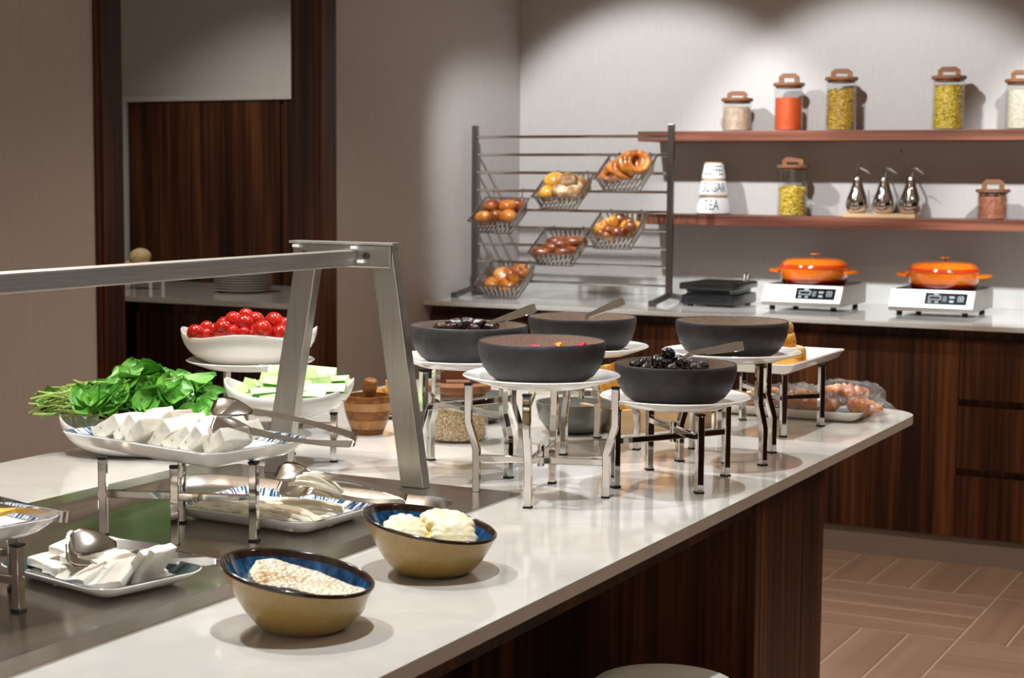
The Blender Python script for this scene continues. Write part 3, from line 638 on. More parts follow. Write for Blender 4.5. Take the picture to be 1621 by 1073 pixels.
jc = atz(725, 701, IZ); jar('glass_jar', 'big glass jar of wheat grains standing on the island', (jc.x-.02, jc.y+.035, IZ), .060, .098, .016, .018, 'pale brown wheat grains filling the island jar', 'wheat_grains', 'grains', 'grain', .066, .0036, 2000, 'blob', AZR)
def grey_bowl(label, x, y, r=.079, h=.062):
    tag(obj('grey_bowl', MB().lathe([(0, 0), (r*.5, 0), (r*.72, .006), (r*.93, .028), (r, h-.004), (r, h), (r-.003, h), (r-.004, h-.005), (r*.88, .03), (r*.6, .009), (0, .006)], 48), 'grey_bowl', loc=(x, y, IZ)), label, 'bowl', 'grey bowls on the worktop')
c = atz(902, 688, IZ); grey_bowl('round grey bowl on the worktop behind the fruit bowl stand', c.x-.012, c.y+.045)
c = atz(738, 672, IZ); grey_bowl('round grey bowl half hidden behind the grain jar', c.x-.012, c.y+.06, .08, .058)
mc = atz(577, 690, IZ); mx, my = mc.x-.012, mc.y+.032
t = thing('mortar', 'banded wooden mortar standing on the island', 'mortar', (mx, my, IZ), .4, 'mortar and pestle')
mo = lambda z: .030+.0195*math.sin(min(z/.079, 1)*PI*.55)
zs = [0, .012, .03, .05, .066, .079]
for i in range(5):
    a = [(mo(zs[i]+(zs[i+1]-zs[i])*k/4), zs[i]+(zs[i+1]-zs[i])*k/4) for k in range(5)]
    obj('wood_band', MB().lathe([(0 if i == 0 else .02, zs[i])]+a+([(.043, .079), (.036, .045), (.02, .02)] if i == 4 else [(.02 if i > 0 else 0, zs[i+1])]), 40), 'mortar_wood' if i % 2 == 0 else 'mortar_band', t, ang=60)
p0 = Vector((mx, my, IZ+.018)) - IMG_R*.008; p1 = dep(588, 600, (Vector((mx, my, 1))-CAM).dot(_F2)-.02); d = p1-p0
tag(obj('pestle', MB().tube([p0, p0+d*.2, p0+d*.5, p0+d*.85, p0+d*.97, p1], [.012, .015, .0125, .0145, .0145, .010], 20), 'mortar_wood', ang=60), 'wooden pestle leaning in the banded mortar', 'pestle')
c = atz(615, 664, IZ); cy = c.y+.06; cx = c.x-.03
tag(obj('white_dish', MB().lathe([(0, 0), (.05, 0), (.072, .008), (.073, .0105), (.05, .005), (0, .004)], 44), 'porcelain_white', loc=(cx, cy, IZ)), 'small white dish of yellow flakes behind the mortar', 'dish')
ck = [chunk(.024, .018, .010, s, .004, 3, 60).mesh('yellow_flake', 'corn') for s in range(3)]
for i in range(42):
    a = i*2.4; rr = .05*math.sqrt(((i*11) % 42)/42); z = IZ+.008+.070*(1-(rr/.058)**2)*(((i*5) % 42)/42)**.6
    tag(link('yellow_flake', ck[i % 3], None, (cx+rr*math.cos(a), cy+rr*math.sin(a), z), (i, i*1.7, i*.6)), 'crisp yellow flake in the white dish behind the mortar', 'flake', 'yellow flakes in the dish')

# ------------------------------------------------------------------ slanted glazed bowls in front
def slant_bowl(label, x, y, shift):
    t = thing('slanted_bowl', label, 'bowl', (x, y, IZ), AZR, 'slanted glazed bowls'); n = 72; a, b_, rb = .0885, .0855, .040
    def hz(th): return .065 - .015*math.cos(th) + .003*math.sin(th)
    def pt(th, k, ins=0, zo=0):
        s = k**.95; rx = rb+(a-rb)*s - ins; ry = rb+(b_-rb)*s - ins
        return Vector((shift*s + rx*math.cos(th), ry*math.sin(th), hz(th)*k**1.75 + zo))
    ths = [2*PI*j/n for j in range(n)]
    outer = [[Vector((rb*.8*math.cos(q), rb*.8*math.sin(q), 0)) for q in ths]] + [[pt(q, k/10) for q in ths] for k in range(11)]
    obj('body', MB().rings(outer, True, False), 'mustard_glaze', t, ang=70)
    rimr = [[pt(q, 1, i, z) for q in ths] for i, z in ((-.0002, -.0025), (-.0006, .0005), (.001, .0022), (.003, .0016), (.0042, -.001))]
    obj('rim', MB().rings(rimr, False, False), 'brown_glaze', t, ang=70)
    inn = [[pt(q, k, .0044, .0035*(1-k)) for q in ths] for k in (1.0, .985, .965, .945)]
    obj('upper_glaze', MB().rings(inn, False, False), 'brown_glaze', t, ang=70)
    inn = [[pt(q, k, .0044, .0035*(1-k)) for q in ths] for k in (.945, .9, .82, .72, .6, .45, .3, .15, .0)]
    obj('interior', MB().rings(inn, False, True), 'blue_glaze', t, ang=70)
    return t
away = Vector((_F.x, _F.y, 0))
ca = atz(478, 1008, IZ) + away*.040; cb = atz(685, 916, IZ) + away*.040
slant_bowl('slanted mustard bowl with blue glaze holding a honeycomb slab', ca.x, ca.y, -.010)
slant_bowl('slanted mustard bowl with blue glaze holding scalloped butter', cb.x, cb.y, -.006)
hc = MB(); nx, ny = 30, 20; vs = []
def hcp(i, j, top):
    u, v = i/nx, j/ny*2-1; hw_ = .040*(1-.45*u)*(math.sin(min(1, u*5+.25)*PI/2)); e = 1+.05*noise.noise(Vector((u*9, v*5, 3)))
    z = (.010+.003*noise.noise(Vector((u*3, v*2, 0)))+.0007*math.cos(i*2.1)*math.cos(j*2.1+i*1.05) if top else -.012); return Vector(((u-.5)*.136, hw_*v*e, z))
k = ny+1
for top in (1, 0): vs += [hcp(i, j, top) for i in range(nx+1) for j in range(ny+1)]
n0 = (nx+1)*k; fs = [(o+i*k+j, o+(i+1)*k+j, o+(i+1)*k+j+1, o+i*k+j+1) for o in (0, n0) for i in range(nx) for j in range(ny)]
bd = [i*k for i in range(nx+1)] + [nx*k+j for j in range(1, ny+1)] + [i*k+ny for i in range(nx-1, -1, -1)] + [j for j in range(ny-1, 0, -1)]
fs += [(bd[i], bd[(i+1) % len(bd)], n0+bd[(i+1) % len(bd)], n0+bd[i]) for i in range(len(bd))]
hc.add(vs, fs)
tag(obj('honeycomb', hc, 'honeycomb', loc=(ca.x-.004, ca.y+.008, IZ+.043), rot=Matrix.Rotation(AZR-.10, 4, 'Z').to_euler(), ang=60), 'pale bumpy honeycomb slab in the slanted bowl', 'honeycomb')
bpy.data.objects['honeycomb'].rotation_euler = (Matrix.Rotation(AZR-.10, 4, 'Z') @ Matrix.Rotation(.24, 4, 'Y') @ Matrix.Rotation(.14, 4, 'X')).to_euler()
def scallop(rx, ry, h, seed):
    mb = MB().lathe([(0, -h*.5), (.85, -h*.5), (1, -h*.2), (1, h*.25), (.9, h*.5), (.5, h*.62), (0, h*.66)], 72)
    for q in mb.v:
        a = math.atan2(q.y, q.x); rr = math.hypot(q.x, q.y); kk = 1+.13*abs(math.cos(7*a))*min(rr, 1)**2; q.x *= rx*kk; q.y *= ry*kk; q.z += .0025*noise.noise(q*70+Vector((seed, 0, 0)))
    return mb
for i, (dx, dy, z, rx, ry, h, ex, ez, lb) in enumerate(((-.040, .008, .050, .028, .025, .018, .8, 0, 'white scalloped butter oval in the slanted bowl'), (.016, .032, .058, .034, .020, .020, .3, -.2, 'cream scalloped butter roll lying behind the other two'), (.026, -.002, .046, .029, .025, .016, .95, .2, 'cream scalloped butter oval leaning in front of the roll'), (-.002, .014, .036, .018, .018, .022, .1, .3, 'yellow butter piece between the scalloped ovals'))):
    p = rot2(AZR, dx, dy); m = (Matrix.Rotation(AZR+ez, 4, 'Z') @ Matrix.Rotation(ex, 4, 'X') @ Matrix.Rotation(.15, 4, 'Y')).to_euler()
    tag(obj('butter', scallop(rx, ry, h, i), 'yellow_cheese' if i == 3 else 'butter', loc=(cb.x+p.x, cb.y+p.y, IZ+z), rot=m, ang=60), lb, 'butter', 'butter in the slanted bowl')

# ------------------------------------------------------------------ cheese in the cold well
WF = WZ
cc = (-1.605, 2.035); crz = math.radians(-11)
stand('chrome stand in the cold well under the herb cheese platter', [(-1.682, 1.937), (-1.541, 1.928), (-1.461, 2.012), (-1.637, 2.067)], WF, .116, 1.0, bar=.60)
CPZ = WF+.119
platter('white platter with blue striped rim holding herb cheese on a stand', cc, CPZ, .35, .215, crz)
hm = [chunk(.058, .050, .022, s, .003, 6, 40).mesh('cheese_slice', 'herb_cheese', ang=60) for s in range(4)]
k = 0
for row, (yy, n) in enumerate(((.035, 6), (-.028, 7))):
    for i in range(n):
        p = rot2(crz, -.115+.041*i+.008*row-.02*row, yy+.006*math.sin(i*2.3)); k += 1
        m = (Matrix.Rotation(crz+.15*math.sin(i*1.7+row), 4, 'Z') @ Matrix.Rotation(-.62+.15*math.sin(i*3.1+row), 4, 'Y') @ Matrix.Rotation(.1*math.sin(i*5), 4, 'X')).to_euler()
        o = tag(link('cheese_slice', hm[k % 4], None, (cc[0]+p.x, cc[1]+p.y, CPZ+.030+.005*row*0), m), 'white herb-flecked cheese slice on the raised striped platter', 'cheese', 'herb cheese slices on the raised platter')
ec = (-1.492, 1.712); erz = math.radians(-13)
platter('dark rimmed white platter of plain cheese slices in the cold well', ec, WF, .24, .175, erz, 'dark_band', .017)
em = [chunk(.062, .046, .011, s+9, .0025, 4, 40).mesh('plain_cheese_slice', 'white_cheese', ang=60) for s in range(4)]
for i, (dx, dy, z, ty, rz, tx) in enumerate(((-.075, -.02, .016, .1, .1, 0), (-.07, .03, .018, -.1, .6, .1), (-.03, .035, .020, .15, -.3, 0), (-.035, -.03, .018, -.1, -.25, .05), (.01, .0, .020, .1, .2, 0), (.015, -.045, .020, -.12, .15, .35), (.06, -.03, .022, -.2, .35, .45), (.05, .03, .018, .1, -.2, 0), (-.06, .005, .032, .1, .2, .1), (-.015, -.02, .036, -.1, -.35, .2), (.035, -.005, .034, .2, .1, .3), (.075, .01, .030, -.9, .2, 0), (.088, .018, .031, -1.0, .25, 0), (-.09, .045, .034, .2, .8, 0), (-.02, .03, .038, 0, .1, .1))):
    p = rot2(erz, dx, dy); m = (Matrix.Rotation(erz+rz, 4, 'Z') @ Matrix.Rotation(ty, 4, 'Y') @ Matrix.Rotation(tx, 4, 'X')).to_euler()
    tag(link('plain_cheese_slice', em[i % 4], None, (ec[0]+p.x, ec[1]+p.y, WF+z), m), 'plain white cheese slice on the dark rimmed platter', 'cheese', 'plain cheese slices on the dark rimmed platter')
dc = (-1.530, 2.160); drz = math.radians(-3)
platter('white platter with blue striped rim holding string cheese in the cold well', dc, WF, .285, .20, drz, h=.020)
rnd = random.Random(4)
def strands(n, L, wd, hh, amp, seed):
    rnd = random.Random(seed); mb = MB()
    for i in range(n):
        y0 = rnd.uniform(-wd, wd); z0 = hh*math.sqrt(max(0, 1-(y0/wd)**2))*rnd.uniform(.4, 1); ph = rnd.random()*6; x0 = rnd.uniform(-.1, .1)*L
        mb.tube([Vector((x0+L*(k/9-.5), y0+amp*math.sin(k*.9+ph)*.6+.004*math.sin(k*2+ph), max(z0+amp*.3*math.cos(k*1.1+ph)-abs(k/9-.5)**2*hh*1.8, .001))) for k in range(10)], rnd.uniform(.0026, .0046), 6)
    return mb
for i, (dx, dy, z, L, wd, hh, rz, lb) in enumerate(((-.05, -.02, .008, .15, .040, .018, .15, 'heap of white string cheese at the stand side of the platter'), (.035, -.03, .008, .14, .038, .020, -.2, 'heap of white string cheese at the tongs end of the platter'), (-.01, .03, .008, .17, .036, .018, .35, 'heap of white string cheese along the back of the striped platter'))):
    p = rot2(drz, dx, dy); o = tag(obj('string_cheese', strands(90, L, wd, hh, .008, i), 'string_cheese', loc=(dc[0]+p.x, dc[1]+p.y, WF+z-.001), rot=(0, 0, drz+rz), ang=80), lb, 'cheese', 'string cheese heaps', 'stuff')
# a twist of strands held in the tongs
h0, t0 = atz(640, 790, .922), atz(448, 757, .946); tongs('steel tongs gripping a twist of string cheese', h0, t0, .036, .95)
mb = MB(); dd = (h0-t0).normalized(); sd = Vector((-dd.y, dd.x, 0)).normalized()
for i in range(26):
    a = i/25*PI*.9+.1; off = (i % 5-2)*.003
    mb.tube([t0 + dd*(.012+.085*q) + sd*(.030*math.sin(q*PI)*math.cos(a*1.4)+off) + Vector((0, 0, .024*math.sin(q*PI)*math.sin(a)-.006+.002*math.sin(i*2+q*4))) for q in [j/10 for j in range(11)]], .0022, 6)
tag(obj('cheese_twist', mb, 'string_cheese', ang=80), 'twist of string cheese caught in the steel tongs', 'cheese')
gc = (-1.625, 1.545); grz = math.radians(-12)
stand('chrome stand in the cold well under the yellow cheese platter', [(-1.475, 1.541), (-1.56, 1.62), (-1.77, 1.55), (-1.69, 1.46)], WF, .082, 1.0, bar=.55)
GPZ = WF+.085
platter('white platter with blue striped rim holding yellow cheese', gc, GPZ, .31, .20, grz)
ym = [chunk(.07, .045, .006, s+20, .002, 4, 30).mesh('yellow_cheese_slice', 'yellow_cheese', ang=60) for s in range(2)]
for i in range(8):
    p = rot2(grz, -.09+.026*i, .02*math.sin(i*2.1)); tag(link('yellow_cheese_slice', ym[i % 2], None, (gc[0]+p.x, gc[1]+p.y, GPZ+.014+.0025*i), (.05*math.sin(i), -.12, grz+.3*math.sin(i*1.9))), 'yellow cheese slice fanned on the raised striped platter', 'cheese', 'yellow cheese slices')
tongs('steel tongs resting on the herb cheese platter', atz(560, 697, 1.035), atz(345, 657, 1.070), .040, .95)
tongs('steel tongs lying across the plain cheese slices', atz(346, 884, .905), atz(118, 866, .938), .030, .75)
tongs('steel tongs reflecting yellow cheese on the yellow cheese platter', atz(104, 818, .990), atz(-75, 783, 1.000), .040, .15)

# ------------------------------------------------------------------ greens, tomatoes, cucumbers
gcen = atz(208, 727, IZ) + away*.055
wave_bowl('boat_bowl', 'white boat-shaped bowl heaped with arugula', (gcen.x, gcen.y), IZ, .146, .088, .060, AZR-.05, (.20, .06, 0), .36, 'white wavy bowls')
def leafmesh(L, W_, cup, seed, m_):
    mb = MB(); n, k = 7, 4; vs = []
    for i in range(n+1):
        u = i/n; hw_ = W_*math.sin(min(1, u*1.02)**.8*PI)**.75*.5+.0008
        for j in range(k+1):
            v = j/k*2-1; vs.append(Vector((L*(u-.25), hw_*v*(1+.08*noise.noise(Vector((u*6, v*3, seed)))), cup*(v*v*.6 - (u-.4)**2*1.4) + .0045*noise.noise(Vector((u*3.1, v*2, seed*2.7))))))
    mb.add(vs, [(i*(k+1)+j, (i+1)*(k+1)+j, (i+1)*(k+1)+j+1, i*(k+1)+j+1) for i in range(n) for j in range(k)])
    mb.tube([Vector((L*(-.25)-.028, 0, -.006)), Vector((-L*.25, 0, cup*-.2)), Vector((L*.3, 0, .0005))], [.0011, .0011, .0006], 4)
    return mb.mesh('leaf', m_, ang=85)
lm = [leafmesh(.066+.007*(s % 3), .044+.006*(s % 3), .014+.005*(s % 2), s, 'leaf' if s % 4 else 'leaf_pale') for s in range(6)]
sm = []
for s in range(3):
    rr = random.Random(s); sm.append(MB().tube([Vector((-.045+.018*k, .004*math.sin(k*1.1+s), .004*math.cos(k*.8+s*2))) for k in range(7)], [.0016, .0019, .0019, .0017, .0015, .0012, .001], 5).mesh('stalk', 'stalk', ang=80))
rnd = random.Random(11)
def mound(x, y): return IZ + .044 + .100*max(0, 1-((x-.015)/.155)**2)**.6*max(0, 1-(y/.085)**2)**.7
for b_, (x0, x1, lb) in enumerate(((-.095, -.02, 'arugula bunch with pale cut stalks at the bowl tip'), (-.05, .06, 'arugula bunch with rounded leaves in the middle of the boat bowl'), (.02, .14, 'arugula bunch with broad leaves nearest the tomato stand'))):
    t = thing('arugula_bunch', lb, 'arugula', (gcen.x, gcen.y, 0), AZR-.05, 'arugula bunches in the boat bowl')
    for i in range(64):
        x = rnd.uniform(x0, x1); y = rnd.uniform(-.068, .06); dpt = rnd.random()**2*.03; z = mound(x, y)-dpt; z = max(z, IZ+.106) if x < -.03 else z; e = .01
        nx = -(mound(x+e, y)-mound(x-e, y))/(2*e)*.7; ny_ = -(mound(x, y+e)-mound(x, y-e))/(2*e)*.7; nrm = Vector((nx+rnd.uniform(-.7, .7), ny_+rnd.uniform(-.7, .7)-.25, 1)).normalized()
        M = nrm.to_track_quat('Z', 'X').to_matrix().to_4x4() @ Matrix.Rotation(rnd.gauss(0, .9), 4, 'Z'); sc = rnd.uniform(.7, 1.15) if x > -.03 else rnd.uniform(.5, .8)
        o = link('leaf', rnd.choice(lm), t, (x, y, z), M.to_euler()); o.scale = (sc, sc, sc)
    ns = (60, 7, 0)[b_]
    for i in range(ns):
        x = rnd.uniform(-.165, -.07) if b_ == 0 else rnd.uniform(x0, x1); y = rnd.uniform(-.03, .06); z = (IZ+.078+rnd.random()*.055*(1-((x+.06)/.15)**2)) if b_ == 0 else mound(x, y)+.004
        o = link('stalk', rnd.choice(sm), t, (x, y, z), (rnd.random()*6, rnd.uniform(-.45, .25), rnd.gauss(0, .45))); sc = rnd.uniform(.8, 1.2); o.scale = (sc, sc*1.2, sc*1.2)
    if b_ == 0:
        for i in range(14):
            o = link('leaf', lm[0 if i % 3 else 4], t, (rnd.uniform(-.178, -.15), rnd.uniform(-.03, .05), IZ+rnd.uniform(.075, .11)), (rnd.uniform(-1, 1), rnd.uniform(-.6, .4), rnd.uniform(2.2, 4))); o.scale = (.6, .5, .6)

TD = 3.42; tcn = dep(397, 577, TD); TZ = 1.033
tcn = tcn*1.0; tx_, ty_ = tcn.x, tcn.y
stand('chrome stand under the plate of the tomato bowl', sq(tx_, ty_, .112, 62), IZ, TZ-IZ-.003, 1.0, bar=.42)
round_plate('white plate under the wavy bowl of tomatoes', tx_, ty_, TZ)
tbx, tby = (dep(395, 560, TD)).x, (dep(395, 560, TD)).y
wave_bowl('wavy_bowl', 'white wavy-rimmed bowl full of cherry tomatoes', (tbx, tby), TZ+.0055, .137, .088, .066, AZR, (.07, .09, .02), .40, 'white wavy bowls', e=2.3)
tm = MB().blob((0, 0, 0), (.0172, .0172, .0160), .03, 40, 3).mesh('tomato', 'tomato')
TL = [(150, 275, 70, -.03), (240, 285, 50, -.03), (300, 255, 60, -.02), (370, 245, 75, -.04), (455, 265, 55, -.045), (460, 170, 72, .0), (545, 200, 70, -.03), (640, 165, 65, .02), (690, 250, 78, -.05), (785, 185, 78, .0), (545, 275, 52, -.045), (625, 296, 55, -.04), (845, 285, 75, -.035), (915, 275, 60, -.02), (980, 270, 70, -.03), (1040, 300, 65, 0), (880, 215, 70, .04), (240, 235, 60, .04), (560, 130, 60, .06), (380, 200, 60, .05), (960, 215, 60, .05), (330, 300, 60, .02), (720, 310, 60, .0), (520, 310, 60, .0)]
for x, y, r_, dd in TL:
    p = dep(280+x/5.11, 470+y/5.11+4, TD-.02+dd); o = tag(link('cherry_tomato', tm, None, p, (rnd.random()*6, rnd.random()*6, 0)), 'glossy red cherry tomato in the wavy bowl', 'tomato', 'cherry tomatoes in the wavy bowl'); s = r_/64; o.scale = (s, s, s)

kc = Vector((-1.758, 2.532, 0))
kst = stand('chrome stand carrying the bowl of cucumber sticks', [(-1.685, 2.567), (-1.80, 2.60), (-1.83, 2.497), (-1.715, 2.464)], IZ, .088, 1.0, bar=.83)
wave_bowl('wavy_bowl', 'white wavy-rimmed bowl full of cucumber sticks', (kc.x, kc.y), IZ+.0845, .118, .090, .052, AZR+.03, (.26, .05, 0), .34, 'white wavy bowls', e=2.2)
def cuke(L, w_, seed):
    ang = [(-.62+1.24*j/6) for j in range(7)]; arc = [Vector((0, w_*math.sin(a), w_*math.cos(a))) for a in ang]
    prof = [Vector((0, 0, 0))] + arc
    fl_ = MB().rings([[Vector((x, p.y, p.z*.985)) for p in prof] for x in (-L/2, L/2)]); sk = MB(); sk.rings([[Vector((x*1.002, p.y*1.01, p.z*1.003)) for p in arc] for x in (-L/2, L/2)], False, False, False)
    return fl_.mesh('flesh', 'cucumber_flesh', ang=30), sk.mesh('skin', 'cucumber_skin', ang=60)
ckm = [cuke(.062+.012*s, .019+.002*(s % 2), s) for s in range(3)]
CK = [(-.075, -.02, .030, .5), (-.06, .02, .036, .9), (-.045, -.03, .034, .25), (-.015, -.05, .036, .1), (.0, .0, .045, .0), (.03, -.045, .040, -.1), (.05, .02, .045, -.3), (.07, -.02, .044, -.25), (.072, .0, .048, -.8), (-.02, .03, .058, .2), (.03, .03, .066, -.05), (.055, .015, .062, -.15), (-.04, .01, .056, .6), (-.055, -.01, .054, -.7), (.0, -.02, .060, .15), (.045, -.01, .060, -.1), (-.005, .035, .073, .05), (.04, .04, .076, -.1), (-.025, -.005, .068, -.5), (.075, .015, .060, -.4), (-.085, .005, .046, 1.2), (.02, -.03, .050, .05), (-.03, -.035, .046, .35), (.065, -.035, .052, -.2), (.066, .03, .056, -1.0), (.01, .01, .072, .0)]
for i, (dx, dy, z, rz) in enumerate(CK):
    p = kc + rot2(AZR, dx, dy); t = thing('cucumber_stick', 'cut cucumber stick with green skin in the wavy bowl', 'cucumber', (p.x, p.y, IZ+.084+z+.012), 0, 'cucumber sticks in the wavy bowl'); fm, sk = ckm[i % 3]
    t.rotation_euler = (random.choice((3.3, 2.95, -2.85, 2.6)), random.uniform(-.15, .15), AZR+rz); link('flesh', fm, t); link('skin', sk, t)

# ------------------------------------------------------------------ bread rack on the back counter
RY = 6.60; RX0, RX1 = aty(752, 330, RY).x, aty(1061, 330, RY).x
t = thing('bread_rack', 'grey metal bread rack with nine horizontal rails', 'rack', ((RX0+RX1)/2, RY, CZ)); hw = (RX1-RX0)/2
ztop = aty(751, 199, RY).z - CZ
for s in (-1, 1):
    obj('post', B((s*hw-.013, -.010, .028), (s*hw+.013, .010, ztop), .002), 'rack_metal', t, smooth=False)
    ft = obj('foot', MB().tube([(s*hw, .0, .036), (s*hw, -.02, .034), (s*hw, -.16, .016), (s*hw, -.18, .014)], 0, rect=(.011, .008), up=(1, 0, 0)).tube([(s*hw, 0, .036), (s*hw, .17, .014)], 0, rect=(.011, .008), up=(1, 0, 0)), 'rack_metal', t, smooth=False)
    for y in (-.18, .17): obj('foot_pad', B((s*hw-.014, y-.012, 0), (s*hw+.014, y+.012, .024), .002), 'rack_metal', ft, smooth=False)
RAIL = [aty(756, y, RY).z-CZ for y in (217, 245, 273, 301, 331, 358.5, 385.5, 413, 442)]
for z in RAIL: obj('rail', MB().tube([(-hw+.012, 0, z), (hw-.012, 0, z)], .0068, 10), 'chrome', t)
# wire baskets
A = math.radians(31); E1 = Vector((0, -math.cos(A), -math.sin(A))); E2 = Vector((0, math.sin(A), -math.cos(A))); BL_, BDP = .192, .062
def bp(u, v, d): return Vector((u, -.014, -.004)) + E1*v + E2*d
def basket_meshes():
    rim = MB(); wt, wb = .107, .084
    loop = [bp(-wt, 0, 0), bp(wt, 0, 0), bp(wt, BL_, 0), bp(-wt, BL_, 0)]
    for i in range(4): rim.tube([loop[i], loop[(i+1) % 4]], 0, rect=(.003, .0035))
    l2 = [bp(-wb, .012, BDP), bp(wb, .012, BDP), bp(wb, BL_-.006, BDP), bp(-wb, BL_-.006, BDP)]
    cage = MB()
    for i in range(4): cage.tube([l2[i], l2[(i+1) % 4]], 0, rect=(.0025, .0025))
    for i in range(1, 9):
        k = i/9*2-1
        for v0, v1 in ((BL_, BL_-.006), (0, .012)): cage.tube([bp(wt*k, v0, 0), bp(wb*k, v1, BDP)], 0, rect=(.0037, .0013))
        cage.tube([bp(wb*k, .012, BDP), bp(wb*k, BL_-.006, BDP)], 0, rect=(.0037, .0013))
    for i in range(1, 12):
        v = BL_*i/12
        for s in (-1, 1): cage.tube([bp(s*wt, v, 0), bp(s*wb, .012+(BL_-.018)*i/12, BDP)], 0, rect=(.0013, .0022))
    return rim.mesh('rim', 'basket_wire', False), cage.mesh('slat_cage', 'basket_wire', False)
bmesh3 = basket_meshes()
roll = [MB().blob((0, 0, 0), (.034, .034, .026), .12, 30, 3, s) for s in range(3)]
def ringbread(R0, r0, tw):
    n, m_ = 36, 10; return MB().rings([[Vector(((R0+r0*(1+.12*math.cos(9*a+q*tw))*math.cos(q))*math.cos(a), (R0+r0*math.cos(q))*math.sin(a), r0*math.sin(q)*(1+.1*math.cos(9*a)))) for q in [2*PI*j/m_ for j in range(m_)]] for a in [2*PI*i/n for i in range(n+1)]], False, False)
def bun(split=False):
    mb = MB().lathe([(0, -.014), (.030, -.014), (.036, -.004), (.033, .010), (.022, .019), (0, .022)], 28)
    for q in mb.v:
        q.z += .0025*noise.noise(q*60)
        if split: q.z -= .008*math.exp(-(q.y/.006)**2) if q.z > .01 else 0
    return mb
ME = {}
def bm_(key, f, m_):
    if key not in ME: ME[key] = f().mesh('bread_roll', m_, ang=70)
    return ME[key]
BK = [  # rim front corners and hanging rail seen in the photograph, contents
    ('wire basket of glossy brioche buns hung at the rack post by the corner', (741, 816), (838, 314), 'brioche', 'glossy brown brioche bun in the basket by the corner post'),
    ('wire basket of floury rolls hung between the brioche and the rings', (838, 910), (940, 275), 'floury', 'flour-dusted bread roll in the basket between brioche and rings'),
    ('wire basket of bread rings hung highest on the rack', (941, 1013), (1040, 246), 'ring', 'golden bread ring in the highest basket'),
    ('wire basket of small pastries hung below the bread rings', (927, 1004), (1026, 332), 'pastry', 'small browned pastry in the basket below the bread rings'),
    ('wire basket of long dark rolls hung in the middle of the rack', (844, 914), (934, 359), 'long', 'dark oblong roll in the middle basket'),
    ('wire basket of split buns hung lowest on the rack', (749, 819), (849, 414), 'split', 'split brown bun in the lowest basket')]
